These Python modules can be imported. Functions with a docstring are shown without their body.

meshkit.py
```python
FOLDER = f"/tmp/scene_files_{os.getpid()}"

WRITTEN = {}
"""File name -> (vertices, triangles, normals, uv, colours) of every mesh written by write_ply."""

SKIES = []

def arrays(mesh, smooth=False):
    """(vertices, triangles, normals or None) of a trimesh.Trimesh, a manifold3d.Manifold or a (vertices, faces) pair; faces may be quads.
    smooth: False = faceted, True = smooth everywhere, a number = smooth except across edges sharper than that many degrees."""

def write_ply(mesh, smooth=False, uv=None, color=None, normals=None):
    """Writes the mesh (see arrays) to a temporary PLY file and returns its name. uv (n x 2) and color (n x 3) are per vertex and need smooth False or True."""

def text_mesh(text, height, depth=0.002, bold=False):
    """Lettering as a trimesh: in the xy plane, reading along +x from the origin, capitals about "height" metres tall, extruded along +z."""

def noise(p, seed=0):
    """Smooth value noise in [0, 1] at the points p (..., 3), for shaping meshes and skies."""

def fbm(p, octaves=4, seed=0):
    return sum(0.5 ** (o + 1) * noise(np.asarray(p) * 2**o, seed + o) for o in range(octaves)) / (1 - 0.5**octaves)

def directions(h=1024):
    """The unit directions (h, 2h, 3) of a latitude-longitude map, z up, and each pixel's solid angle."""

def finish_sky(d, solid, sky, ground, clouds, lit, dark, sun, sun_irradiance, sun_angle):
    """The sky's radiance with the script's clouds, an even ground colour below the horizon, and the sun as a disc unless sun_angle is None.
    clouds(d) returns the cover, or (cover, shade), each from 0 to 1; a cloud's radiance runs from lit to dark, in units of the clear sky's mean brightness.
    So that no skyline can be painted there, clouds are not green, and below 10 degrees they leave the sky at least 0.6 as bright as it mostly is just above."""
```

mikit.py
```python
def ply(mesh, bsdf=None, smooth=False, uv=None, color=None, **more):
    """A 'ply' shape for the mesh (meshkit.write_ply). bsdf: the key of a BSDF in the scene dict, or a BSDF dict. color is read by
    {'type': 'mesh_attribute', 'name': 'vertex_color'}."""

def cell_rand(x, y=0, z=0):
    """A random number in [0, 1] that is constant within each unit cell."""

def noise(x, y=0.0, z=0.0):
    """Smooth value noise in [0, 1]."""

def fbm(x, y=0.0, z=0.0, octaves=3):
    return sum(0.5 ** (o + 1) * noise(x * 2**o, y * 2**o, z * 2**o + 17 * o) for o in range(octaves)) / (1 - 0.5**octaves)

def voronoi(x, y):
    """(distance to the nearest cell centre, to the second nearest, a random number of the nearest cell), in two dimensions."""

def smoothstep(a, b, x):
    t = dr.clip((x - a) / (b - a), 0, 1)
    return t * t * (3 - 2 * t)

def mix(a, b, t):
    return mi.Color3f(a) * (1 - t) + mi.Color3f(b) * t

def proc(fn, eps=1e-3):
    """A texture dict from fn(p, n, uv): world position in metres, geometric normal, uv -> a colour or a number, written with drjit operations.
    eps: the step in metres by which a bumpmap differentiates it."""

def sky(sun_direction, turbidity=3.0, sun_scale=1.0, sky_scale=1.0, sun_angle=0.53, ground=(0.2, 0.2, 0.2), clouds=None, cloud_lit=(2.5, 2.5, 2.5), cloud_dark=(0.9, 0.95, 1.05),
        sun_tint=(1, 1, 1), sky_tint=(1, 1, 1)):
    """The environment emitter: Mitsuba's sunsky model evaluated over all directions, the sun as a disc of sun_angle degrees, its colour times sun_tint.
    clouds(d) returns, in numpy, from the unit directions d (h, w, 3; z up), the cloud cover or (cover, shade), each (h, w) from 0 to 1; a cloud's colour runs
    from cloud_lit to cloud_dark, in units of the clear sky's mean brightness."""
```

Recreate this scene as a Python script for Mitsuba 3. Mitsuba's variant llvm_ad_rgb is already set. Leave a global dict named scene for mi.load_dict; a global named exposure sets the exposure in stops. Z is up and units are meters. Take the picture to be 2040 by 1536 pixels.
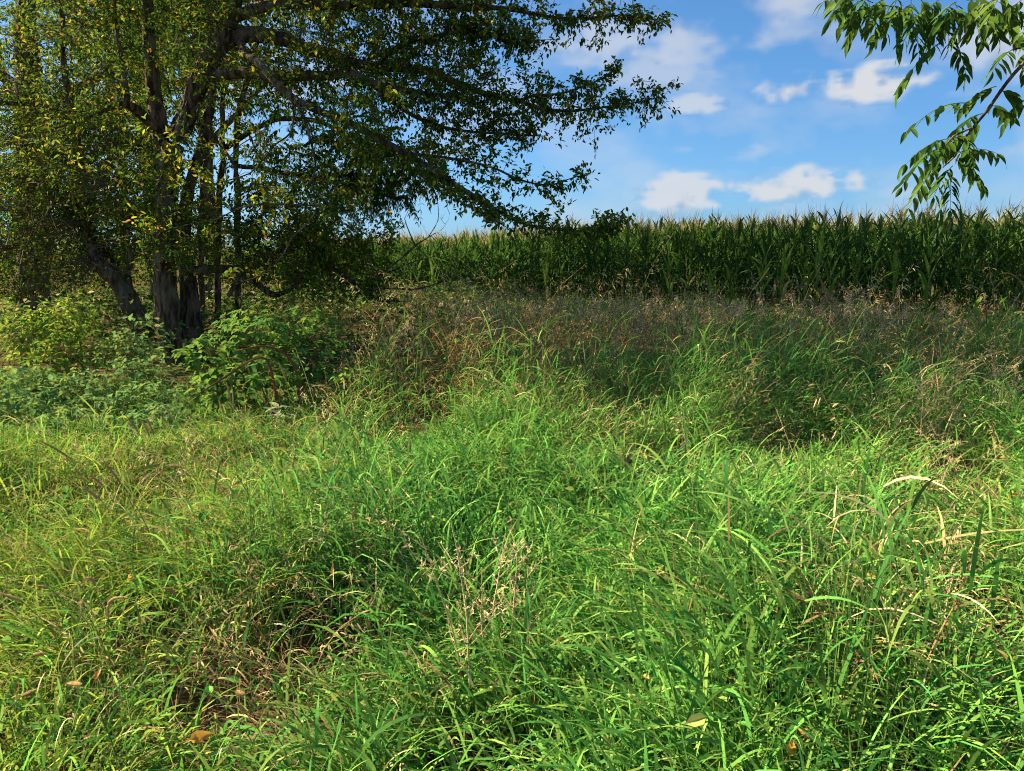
import math
import numpy as np
import mitsuba as mi
import mikit
import meshkit
import drjit as dr
from scipy.spatial import cKDTree

T = mi.ScalarTransform4f
exposure = 2.35

# ------------------------------------------------------------------ camera, sky, sun
EYE = np.array([0.0, 0.0, 1.62])
FPX = 1457.0                      # focal length in pixels of the 2040 x 1536 photograph
PITCH = math.atan((768 - 495) / FPX)
FWD = np.array([0, math.cos(PITCH), -math.sin(PITCH)])
UPV = np.array([0, math.sin(PITCH), math.cos(PITCH)])
scene = {}
labels = {}
scene['camera'] = {'type': 'perspective', 'fov': math.degrees(2 * math.atan(1020 / FPX)), 'fov_axis': 'x',
                   'to_world': T().look_at(origin=EYE.tolist(), target=(EYE + FWD).tolist(), up=[0, 0, 1]),
                   'near_clip': 0.05, 'far_clip': 3000.0}

SUN_AZ, SUN_EL = 68.0, 32.0       # degrees to the left of the view, above the horizon
_a, _e = math.radians(SUN_AZ), math.radians(SUN_EL)
SUN = (-math.sin(_a) * math.cos(_e), math.cos(_a) * math.cos(_e), math.sin(_e))


def ray(px, py):
    d = FWD + np.array([1.0, 0, 0]) * ((px - 1020) / FPX) + UPV * ((768 - py) / FPX)
    return d / np.linalg.norm(d)


def at(px, py, Y):
    d = ray(px, py)
    return EYE + d * (Y / d[1])


def sstep(a, b, x):
    t = np.clip((x - a) / (b - a), 0, 1)
    return t * t * (3 - 2 * t)


CLOUDS = [  # azimuth (deg, right of view), elevation, half widths, strength, shade
    (13, 17.5, 9, 4.4, .65, .1), (19, 16.6, 6.5, 3.2, .65, .1), (9, 14.5, 7, 3, .62, .15), (14, 14, 6, 2.2, .55, .15), (20, 14.4, 4, 1.4, .4, .1), (19.6, 10.8, 2.5, 1.0, .85, .3), (24.9, 10.7, 3.4, 1.3, .95, .25),
    (34, 12.5, 6, 4, .65, .2), (13.4, 10.2, 1.9, .8, .7, .25), (16.5, 6.4, 2.6, .9, .6, .2), (13, 7.2, 2, .6, .4, .2), (20.6, 4.3, 4.6, 1.3, .9, .2),
    (12.6, 3.6, 3, 1.8, .85, .2), (-9, 1.0, 3, .7, .6, .2), (28, 3.6, 2.2, .6, .45, .2), (37, 6, 5, .9, .45, .2), (18, 1.4, 12, 1.0, .45, .2), (29, 9.6, 3, .9, .5, .2),
    (-28, 22, 12, 6, .6, .2), (-16, 11, 7, 2.2, .5, .3), (-35, 7, 8, 2, .6, .2), (7, 9.6, 3.2, 1.0, .45, .2), (10, 12.5, 3.2, 1.6, .5, .1), (24, 15.5, 2.2, 1.1, .3, .1)]


def clouds(d):
    az = np.degrees(np.arctan2(d[..., 0], d[..., 1]))
    el = np.degrees(np.arcsin(np.clip(d[..., 2], -1, 1)))
    q = np.stack([az / 3.2, el / 1.9, np.zeros_like(az)], -1)
    soft = meshkit.fbm(q * .8, 5, 3)
    bil = sum(.55 ** o * (1 - np.abs(2 * meshkit.noise(q * 1.5 * 2 ** o + 3.1 * o, 20 + o) - 1)) for o in range(5)) / sum(.55 ** o for o in range(5))
    wx = (meshkit.fbm(q * .7 + 7.3, 4, 5) - .5) * 2.6
    wy = (meshkit.fbm(q * .7 + 2.1, 4, 8) - .5) * 1.1
    cover = np.zeros_like(az)
    shade = np.zeros_like(az)
    for a, e, ra, re, s, sh in CLOUDS:
        da, de = (az - a + wx) / ra, (el - e + wy) / re
        g = 1.25 - np.sqrt(da * da + np.where(de < 0, 1.7, .8) * de * de)
        wisp = s < .66
        m = g * (.75 if wisp else 1.0) + (soft - .52) * (3.2 if wisp else 1.3) + (bil - .52) * (.6 if wisp else 2.0)
        c = s * sstep(.05, 1.3 if wisp else 1.2, m) * sstep(-.1, .35, g)
        shade = np.where(c > cover, np.clip(sh - de * .4 + (.6 - m) * .3 + (.56 - bil) * 2.6, 0, 1), shade)
        cover = np.maximum(cover, c)
    # the rest of the sky: the same broken cloud, thin veil everywhere
    n2 = meshkit.fbm(d * 5.0 / (d[..., 2:] + .25), 6, 11)
    rest = np.clip((n2 - .5) * 3.2, 0, .85) * ((np.abs(az) > 48) | (el > 27))
    veil = np.clip((soft - .42) * .9, 0, .28) + .16 * np.exp(-np.maximum(el, 0) / 3.5)
    cover = np.maximum(np.maximum(cover, rest), veil)
    return np.clip(cover, 0, .97), shade


scene['sky'] = mikit.sky(SUN, turbidity=2.4, sun_scale=2.9, sky_scale=.78, sun_tint=(1.0, 1.0, .97), clouds=clouds, cloud_lit=(2.35, 2.4, 2.5), cloud_dark=(1.4, 1.55, 1.85), sky_tint=(.62, .97, 1.34), ground=(.08, .11, .05))

# ------------------------------------------------------------------ helpers
rng = np.random.default_rng(20240905)


def ground_z(x, y):
    x, y = np.asarray(x, float), np.asarray(y, float)
    p = np.stack([x * .45, y * .45, np.zeros_like(x)], -1)
    b = (meshkit.fbm(p, 3, 31) - .5) * .22
    dip = -.45 * sstep(5, -5, x) * sstep(13, 25, y)
    return b + dip


def on_ground(px, py, h=0.0):
    d = ray(px, py)
    t = (EYE[2] - h) / -d[2]
    p = EYE + d * t
    return np.array([p[0], p[1]])


def unit(v):
    return v / np.maximum(np.linalg.norm(v, axis=-1, keepdims=True), 1e-9)


class Batch:
    """Vertices, triangles and a colour (or uv) per vertex."""

    def __init__(self):
        self.v, self.f, self.c, self.n = [], [], [], 0

    def add(self, v, f, c):
        v = np.asarray(v, float).reshape(-1, 3)
        self.v.append(v)
        self.f.append(np.asarray(f) + self.n)
        c = np.asarray(c, float)
        self.c.append(np.broadcast_to(c, (len(v), c.shape[-1])))
        self.n += len(v)

    def get(self):
        return np.vstack(self.v), np.vstack(self.f), np.vstack(self.c)


def ribbon(P, S, W, C0, C1):
    """(N,K+1,3) centre lines, (N,K,3) unit sides, (N,K) half widths; the last point is the tip."""
    N, K = P.shape[0], P.shape[1] - 1
    left, right = P[:, :K] - S * W[..., None], P[:, :K] + S * W[..., None]
    v = np.concatenate([np.stack([left, right], 2).reshape(N, 2 * K, 3), P[:, K:]], 1)
    f = []
    for k in range(K - 1):
        a = 2 * k
        f += [[a, a + 1, a + 3], [a, a + 3, a + 2]]
    f.append([2 * K - 2, 2 * K - 1, 2 * K])
    M = 2 * K + 1
    f = (np.arange(N)[:, None, None] * M + np.array(f)[None]).reshape(-1, 3)
    t = np.concatenate([np.repeat(np.arange(K) / K, 2), [1.0]])[None, :, None]
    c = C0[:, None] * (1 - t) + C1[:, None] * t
    return v.reshape(-1, 3), f, c.reshape(-1, c.shape[-1])


def blades(P0, az, tilt, bend, L, W, roll, nseg, C0, C1, power=1.3, base=.55):
    N = len(P0)
    s = np.arange(nseg) / nseg
    th = tilt[:, None] + bend[:, None] * ((s + .5 / nseg) ** power)[None]
    h = np.stack([np.cos(az), np.sin(az), np.zeros(N)], -1)[:, None]
    D = h * np.sin(th)[..., None] + np.array([0, 0, 1.0]) * np.cos(th)[..., None]
    P = np.concatenate([P0[:, None], P0[:, None] + np.cumsum(D * (L / nseg)[:, None, None], 1)], 1)
    side = np.stack([-np.sin(az), np.cos(az), np.zeros(N)], -1)[:, None]
    up = np.cross(D, np.broadcast_to(side, D.shape))
    S = side * np.cos(roll)[:, None, None] + up * np.sin(roll)[:, None, None]
    w = np.minimum(1, base + 2.2 * s) * (1 - s ** 2.4)
    return ribbon(P, S, W[:, None] * w[None] * .5, C0, C1)


def tubes(P, R, sides=3):
    """(N,K,3) centre lines with (N,K) radii."""
    N, K = P.shape[:2]
    t = unit(np.gradient(P, axis=1))
    ref = np.where(np.abs(t[..., 2:]) > .9, np.array([1.0, 0, 0]), np.array([0, 0, 1.0]))
    a = unit(np.cross(t, ref))
    b = np.cross(t, a)
    an = np.arange(sides) * 2 * np.pi / sides
    ring = P[:, :, None] + R[:, :, None, None] * (a[:, :, None] * np.cos(an)[None, None, :, None] + b[:, :, None] * np.sin(an)[None, None, :, None])
    i = np.arange(sides)
    j = (i + 1) % sides
    f = []
    for k in range(K - 1):
        o, q = k * sides, (k + 1) * sides
        f.append(np.stack([o + i, q + j, q + i], 1))
        f.append(np.stack([o + i, o + j, q + j], 1))
    f = np.vstack(f)
    f = (np.arange(N)[:, None, None] * (K * sides) + f[None]).reshape(-1, 3)
    return ring.reshape(-1, 3), f


def frame(D, Nn):
    D = unit(D)
    S = unit(np.cross(D, Nn))
    return D, S, np.cross(S, D)


OVAL = np.array([[0, 0], [.28, .42], [.66, .40], [1, 0], [.66, -.40], [.28, -.42]])
LANCE = np.array([[0, 0], [.22, .42], [.58, .40], [1, 0], [.58, -.40], [.22, -.42]])


def leaves(P, D, Nn, L, W, fold=.35, curl=.15, shape=OVAL):
    """Folded six-cornered leaves: four triangles each."""
    D, S, U = frame(D, Nn)
    x, y = shape[:, 0], shape[:, 1]
    L, W = np.broadcast_to(L, len(P)), np.broadcast_to(W, len(P))
    fold, curl = np.broadcast_to(fold, len(P)), np.broadcast_to(curl, len(P))
    v = P[:, None] + D[:, None] * (x[None] * L[:, None])[..., None] + S[:, None] * (y[None] * W[:, None])[..., None] \
        + U[:, None] * (np.abs(y)[None] * (W * fold)[:, None] - (x ** 2)[None] * (L * curl)[:, None])[..., None]
    f = np.array([[0, 1, 2], [0, 2, 3], [0, 3, 4], [0, 4, 5]])
    f = (np.arange(len(P))[:, None, None] * 6 + f[None]).reshape(-1, 3)
    return v.reshape(-1, 3), f


def broad_leaf(P, D, Nn, L, W, fold=.3, droop=.3, n=6, point=1.6, wave=0.0, seed=0):
    """One leaf with a midrib, n sections long."""
    D, S, U = (a[0] for a in frame(np.asarray(D, float)[None], np.asarray(Nn, float)[None]))
    s = np.linspace(0, 1, n + 1)
    w = np.sin(np.pi * np.clip(s, 0.0, 1) ** .8) ** .75 * (1 - .25 * s ** point)
    w[0], w[-1] = .03, 0
    r = np.random.default_rng(seed)
    mid = P + D * (s * L)[:, None] - U * (droop * L * s ** 2)[:, None]
    e = r.normal(0, wave, (2, n + 1))
    le = mid + S * (w * W / 2)[:, None] + U * (w * W / 2 * (fold + e[0]))[:, None]
    ri = mid - S * (w * W / 2)[:, None] + U * (w * W / 2 * (fold + e[1]))[:, None]
    v = np.concatenate([le, mid, ri])
    f = []
    m = n + 1
    for k in range(n):
        f += [[k, m + k, m + k + 1], [k, m + k + 1, k + 1], [m + k, 2 * m + k, 2 * m + k + 1], [m + k, 2 * m + k + 1, m + k + 1]]
    uv = np.concatenate([np.stack([s * 0 + y, s], 1) for y in (0, .5, 1)])
    return v, np.array(f), uv


def catmull(pts, step=.08):
    """Smooth path through the rows of pts (x, y, z, radius)."""
    p = np.asarray(pts, float)
    p = np.vstack([2 * p[0] - p[1], p, 2 * p[-1] - p[-2]])
    out = []
    for i in range(1, len(p) - 2):
        n = max(1, int(np.linalg.norm(p[i + 1, :3] - p[i, :3]) / step))
        t = (np.arange(n) / n)[:, None]
        a, b, c, d = p[i - 1], p[i], p[i + 1], p[i + 2]
        out.append(.5 * (2 * b + (c - a) * t + (2 * a - 5 * b + 4 * c - d) * t ** 2 + (3 * b - a - 3 * c + d) * t ** 3))
    out.append(p[-2][None])
    q = np.vstack(out)
    q[:, 3] = np.maximum(q[:, 3], .0012)
    return q


def wobble(q, amp, freq, seed):
    n = np.stack([meshkit.fbm(q[:, :3] * freq + k * 9.1, 2, seed + k) - .5 for k in range(3)], -1)
    fade = np.minimum(1, np.arange(len(q)) / 6.0)[:, None]
    q = q.copy()
    q[:, :3] += n * 2 * amp * fade
    return q


def limb_mesh(q, sides=10, bark=.0, seed=0):
    v, f = tubes(q[None, :, :3], q[None, :, 3], sides)
    if bark:
        v = v.reshape(len(q), sides, 3)
        an = np.arange(sides) / sides
        arc = np.concatenate([[0], np.cumsum(np.linalg.norm(np.diff(q[:, :3], axis=0), axis=1))])
        A, Z = np.meshgrid(an, arc)
        ring = np.stack([np.cos(A * 2 * np.pi), np.sin(A * 2 * np.pi), Z * .55], -1)
        n = meshkit.fbm(ring * 4.0, 3, seed) + .5 * np.abs(meshkit.noise(ring * np.array([9, 9, 5]), seed + 5) - .5)
        big = meshkit.noise(ring * np.array([1.3, 1.3, 1.5]), seed + 9) - .5
        c = q[:, None, :3]
        rid = np.abs(meshkit.noise(np.stack([np.cos(A * 2 * np.pi) * 3.4 + Z * .25, np.sin(A * 2 * np.pi) * 3.4, Z * 1.6], -1), seed + 21) - .5) * 2
        v = (c + (v - c) * (1 + bark * .55 * (n - .7) + bark * .9 * big - bark * .42 * (1 - rid) ** 4)[..., None]).reshape(-1, 3)
    return v, f


def limb_px(pts):
    """Rows (px, py, distance, radius in px) -> rows (x, y, z, radius in metres)."""
    return [[*at(a, b, Y), r * Y / FPX] for a, b, Y, r in pts]


COUNT = {}


def key_of(name):
    n = COUNT.get(name, 0)
    COUNT[name] = n + 1
    return name if n == 0 else f'{name}_{n:03d}'


def tag(key, label, category=None, group=None, kind=None):
    labels[key] = {'label': label}
    if category:
        labels[key]['category'] = category
    if group:
        labels[key]['group'] = group
    if kind:
        labels[key]['kind'] = kind


def put(key, v, f, bsdf, uv=None, color=None, smooth=False):
    scene[key] = mikit.ply((v, f), bsdf, smooth=smooth, uv=uv, color=color)
    return key


def const_uv(n, u, v=.5):
    return np.tile([u, v], (n, 1))


# ------------------------------------------------------------------ materials
def leafy(base, rough=.5, trans=.85):
    return {'type': 'principledthin', 'base_color': base, 'roughness': rough, 'diff_trans': trans, 'eta': 1.42, 'spec_trans': 0.0}


ATTR = {'type': 'mesh_attribute', 'name': 'vertex_color'}
scene['grass_mat'] = leafy(ATTR, .34, .7)
scene['foliage_mat'] = leafy(ATTR, .42, .8)
scene['twig_mat'] = {'type': 'principled', 'base_color': ATTR, 'roughness': .9, 'specular': .2}
scene['straw_mat'] = leafy(ATTR, .7, .5)


def two_tone(a, b, c, rough=.45, trans=.8, veins=0.0):
    def fn(p, n, uv):
        u = dr.clip(uv.x, 0, 1)
        base = mikit.mix(a, b, u)
        g = mikit.fbm(p.x * 23, p.y * 23, p.z * 23, 2)
        base = mikit.mix(base, c, dr.clip((g - .62) * 2.2, 0, 1))
        return base * (.85 + .3 * mikit.noise(p.x * 60, p.y * 60, p.z * 60))
    return leafy(mikit.proc(fn), rough, trans)


scene['corn_leaf_mat'] = two_tone((.028, .088, .028), (.15, .26, .035), (.10, .15, .05), .34, .55)
scene['corn_stalk_mat'] = two_tone((.09, .15, .04), (.16, .18, .06), (.18, .16, .07), .6, .2)
scene['tassel_mat'] = two_tone((.30, .26, .12), (.36, .28, .15), (.2, .2, .08), .7, .5)
scene['bramble_mat'] = two_tone((.075, .20, .055), (.22, .33, .04), (.09, .20, .05), .36, .8)
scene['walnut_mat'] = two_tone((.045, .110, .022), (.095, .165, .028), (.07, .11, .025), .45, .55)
scene['sapling_mat'] = two_tone((.09, .21, .035), (.17, .28, .045), (.22, .24, .06), .42, .7)
scene['spike_mat'] = two_tone((.30, .21, .10), (.40, .29, .14), (.19, .12, .06), .85, .45)
scene['stem_mat'] = two_tone((.10, .17, .04), (.20, .20, .07), (.25, .2, .09), .6, .4)
scene['dead_mat'] = two_tone((.46, .37, .20), (.55, .46, .28), (.29, .20, .11), .8, .35)
scene['fallen_mat'] = two_tone((.55, .30, .05), (.52, .26, .08), (.30, .13, .04), .6, .6)
scene['pale_leaf_mat'] = two_tone((.20, .26, .18), (.26, .30, .13), (.16, .21, .12), .7, .4)


def bark_color(p, n, uv):
    g = mikit.fbm(p.x * 26, p.y * 26, p.z * 5, 4)
    base = mikit.mix((.028, .020, .014), (.15, .112, .078), mikit.smoothstep(.32, .70, g))
    li = mikit.smoothstep(.58, .72, mikit.fbm(p.x * 5 + 3, p.y * 5, p.z * 4, 3))
    base = mikit.mix(base, (.16, .16, .118), li * .5)
    mo = mikit.smoothstep(.6, .75, mikit.fbm(p.x * 3 + 11, p.y * 3, p.z * 2.4, 3))
    return mikit.mix(base, (.05, .065, .02), mo * .5)


def bark_height(p, n, uv):
    return mikit.fbm(p.x * 34, p.y * 34, p.z * 9, 3)


scene['bark_mat'] = {'type': 'bumpmap', 'arbitrary': mikit.proc(bark_height, 2e-3), 'scale': .03,
                     'bsdf': {'type': 'principled', 'base_color': mikit.proc(bark_color), 'roughness': .95, 'specular': .15}}


def soil(p, n, uv):
    g = mikit.fbm(p.x * 9, p.y * 9, 0, 4)
    base = mikit.mix((.045, .034, .020), (.115, .088, .045), g)
    gr = mikit.smoothstep(.45, .7, mikit.fbm(p.x * 3.1, p.y * 3.1, 4, 3))
    return mikit.mix(base, (.045, .060, .018), gr * .7)


scene['soil_mat'] = {'type': 'diffuse', 'reflectance': mikit.proc(soil)}

# ------------------------------------------------------------------ ground
gx = np.unique(np.concatenate([np.linspace(-900, -40, 14), np.linspace(-40, -14, 20), np.linspace(-14, 16, 70), np.linspace(16, 45, 20), np.linspace(45, 900, 14)]))
gy = np.unique(np.concatenate([np.linspace(-200, -6, 10), np.linspace(-6, 30, 84), np.linspace(30, 80, 20), np.linspace(80, 1500, 14)]))
X, Y = np.meshgrid(gx, gy)
Z = ground_z(X, Y)
nx_, ny_ = len(gx), len(gy)
ii = (np.arange(ny_ - 1)[:, None] * nx_ + np.arange(nx_ - 1)[None]).ravel()
put('ground', np.stack([X, Y, Z], -1).reshape(-1, 3), np.vstack([np.stack([ii, ii + 1, ii + nx_ + 1], 1), np.stack([ii, ii + nx_ + 1, ii + nx_], 1)]), 'soil_mat', smooth=True)
labels['ground'] = {'kind': 'structure', 'label': 'dark soil and thatch under the tall grass'}

# ------------------------------------------------------------------ maize field
EDGE_U, EDGE_N = np.array([-.806, .592]), np.array([.592, .806])
EDGE_0 = np.array([12.0, 15.5])


def edge_y(x):
    return 15.5 + (12 - x) * .735


def corn_leaf(r, z, az, L, W, up, droop, n=7):
    s = np.linspace(0, 1, n + 1)
    th = up + droop * s ** 1.4
    d = np.stack([np.sin(th) * math.cos(az), np.sin(th) * math.sin(az), np.cos(th)], 1)
    mid = np.vstack([[0, 0, 0], np.cumsum((d[:-1] + d[1:]) / 2 * L / n, 0)]) + [0, 0, z]
    tw = r.normal(0, .5) * s
    side0 = np.array([-math.sin(az), math.cos(az), 0])
    upv = np.cross(d, side0)
    side = side0 * np.cos(tw)[:, None] + upv * np.sin(tw)[:, None]
    nor = np.cross(side, d)
    w = W / 2 * np.minimum(1, .55 + 1.6 * s) * (1 - s ** 2.6)
    wav = r.normal(0, .12, (2, n + 1))
    fold = .28
    le = mid + side * w[:, None] - nor * (w * (fold + wav[0]))[:, None] * -1
    ri = mid - side * w[:, None] - nor * (w * (fold + wav[1]))[:, None] * -1
    v = np.concatenate([le, mid, ri])
    m = n + 1
    f = []
    for k in range(n):
        f += [[k, m + k, m + k + 1], [k, m + k + 1, k + 1], [m + k, 2 * m + k, 2 * m + k + 1], [m + k, 2 * m + k + 1, m + k + 1]]
    return v, np.array(f)


def corn_parts(seed, H=2.15, first=.35, nleaf=11, n=7, tassel=True, erect=1.0):
    """[(part, vertices, triangles, bsdf, uv)] of one maize plant standing at the origin."""
    r = np.random.default_rng(seed)
    parts = []
    q = np.array([[0, 0, -.05, .014], [r.normal(0, .01), r.normal(0, .01), H * .5, .012], [r.normal(0, .02), r.normal(0, .02), H, .006]])
    v, f = tubes(q[None, :, :3], q[None, :, 3], 5)
    parts.append(('stalk', v, f, 'corn_stalk_mat', const_uv(len(v), r.uniform())))
    az0 = r.uniform(0, 2 * np.pi)
    for k in range(nleaf):
        t = k / max(nleaf - 1, 1)
        z = first + (H - first) * (t ** .9)
        L = (.62 + .35 * math.sin(math.pi * min(1, .15 + t * .8))) * r.uniform(.85, 1.1) * min(1, H / 1.8 + .1) * (1 - .42 * t ** 3)
        up = (.62 - .33 * t) * erect * r.uniform(.6, 1.3)
        droop = (1.9 - 1.15 * t) * r.uniform(.45, 1.3) * erect
        v, f = corn_leaf(r, z * .97, az0 + (k % 2) * np.pi + r.normal(0, .45), L, r.uniform(.066, .096), up, droop, n)
        dry = t < .18 and r.uniform() < .45
        parts.append(('leaf', v, f, 'tassel_mat' if dry else 'corn_leaf_mat', const_uv(len(v), np.clip(r.normal(.18 + .2 * t, .14), 0, 1))))
    if tassel:
        m = 8
        az = r.uniform(0, 2 * np.pi, m)
        v, f, c = blades(np.tile([0, 0, H - .02], (m, 1)) + np.c_[np.zeros((m, 2)), r.uniform(0, .12, m)], az, np.r_[.03, r.uniform(.12, .5, m - 1)], r.uniform(.05, .5, m), np.r_[.5, r.uniform(.2, .36, m - 1)],
                         np.full(m, .014), r.uniform(0, 3, m), 3, np.full((m, 2), .5), np.full((m, 2), .5), base=.9)
        parts.append(('tassel', v, f, 'tassel_mat', const_uv(len(v), r.uniform())))
    return parts


def merge(parts):
    vs, fs, us, n = [], [], [], 0
    for _, v, f, _, u in parts:
        vs.append(v), fs.append(f + n), us.append(u)
        n += len(v)
    return np.vstack(vs), np.vstack(fs), np.vstack(us)


TALL = []
for k in range(10):
    ps = corn_parts(400 + k, H=2.06 + .22 * (k % 5) / 4, first=.22, nleaf=13, n=6)
    TALL.append([(nm, mikit.ply((v, f), b, uv=u)) for nm, v, f, b, u in ps])
TOPS = []                      # single-mesh plants, leaves and tassel in one tone each
for k in range(8):
    ps = corn_parts(500 + k, H=2.08 + .22 * (k % 5) / 4, first=.4, nleaf=9, n=4)
    TOPS.append(ps)
TOP_MESH = []
for k, ps in enumerate(TOPS):
    TOP_MESH.append((merge([p for p in ps if p[0] != 'tassel']), merge([p for p in ps if p[0] == 'tassel'])))
SINGLE = [mikit.ply(m[0][:2], 'corn_leaf_mat', uv=m[0][2]) for m in TOP_MESH]
SINGLE_T = [mikit.ply(m[1][:2], 'tassel_mat', uv=m[1][2]) for m in TOP_MESH]


def place(x, y, rot, s=1.0, lean=(0, 0)):
    z = float(ground_z(x, y))
    return T().translate([float(x), float(y), z]).rotate([1, 0, 0], float(lean[0])).rotate([0, 1, 0], float(lean[1])).rotate([0, 0, 1], float(rot)).scale(float(s))


rc = np.random.default_rng(77)
spots = []
for row in range(12):
    for k in range(int(40 / .19)):
        u = -7 + k * .19 + rc.normal(0, .03)
        p = EDGE_0 + EDGE_U * u + EDGE_N * (row * .76 + rc.normal(0, .04) + .25 * math.sin(u * .6))
        px = 1020 + p[0] / p[1] * FPX
        if -0 < p[1] and 640 - row * 14 < px < 2100 + row * 14 and rc.uniform() > .06:
            spots.append((row, p[0], p[1]))
order = sorted(range(len(spots)), key=lambda i: (spots[i][0], np.hypot(spots[i][1], spots[i][2])))
CORN_LABEL = 'tall green maize plant with pale tassel standing in the dense front of the cornfield'
CORN_GROUP = 'maize plants in the front of the cornfield'
seen, stuff_spots = 0, []
for i in order:
    row, x, y = spots[i]
    tm = place(x, y, rc.uniform(0, 360), rc.uniform(.93, 1.06), rc.normal(0, 3.0, 2))
    kx = int(rc.integers(0, 10))
    if seen < 280:
        key = key_of('maize_plant')
        tag(key, CORN_LABEL, 'maize plant', CORN_GROUP)
        if seen < 110:
            used = {}
            for nm, d in TALL[kx]:
                n = used.get(nm, 0)
                used[nm] = n + 1
                scene[f'{key}__{nm}' + (f'_{n:03d}' if n else '')] = {**d, 'to_world': tm}
        else:
            scene[f'{key}__leaves'] = {**SINGLE[kx % 8], 'to_world': tm}
            scene[f'{key}__tassel'] = {**SINGLE_T[kx % 8], 'to_world': tm}
            labels[f'{key}__leaves'] = {'kind': 'stuff'}
        seen += 1
    else:
        stuff_spots.append((kx % 8, tm))
for nm, which, b in (('maize_crop', 0, 'corn_leaf_mat'), ('maize_tassels', 1, 'tassel_mat')):
    vs, fs, us, n = [], [], [], 0
    for kx, tm in stuff_spots:
        v, f, u = TOP_MESH[kx][which]
        M = np.array(tm.matrix)
        vs.append(v @ M[:3, :3].T + M[:3, 3])
        fs.append(f + n), us.append(u)
        n += len(v)
    put('maize_crop__' + ('foliage' if which == 0 else 'tassels'), np.vstack(vs), np.vstack(fs), b, uv=np.vstack(us))
labels['maize_crop'] = {'kind': 'stuff', 'label': 'deep green maize crop filling the field behind the front rows', 'category': 'maize crop'}

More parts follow.
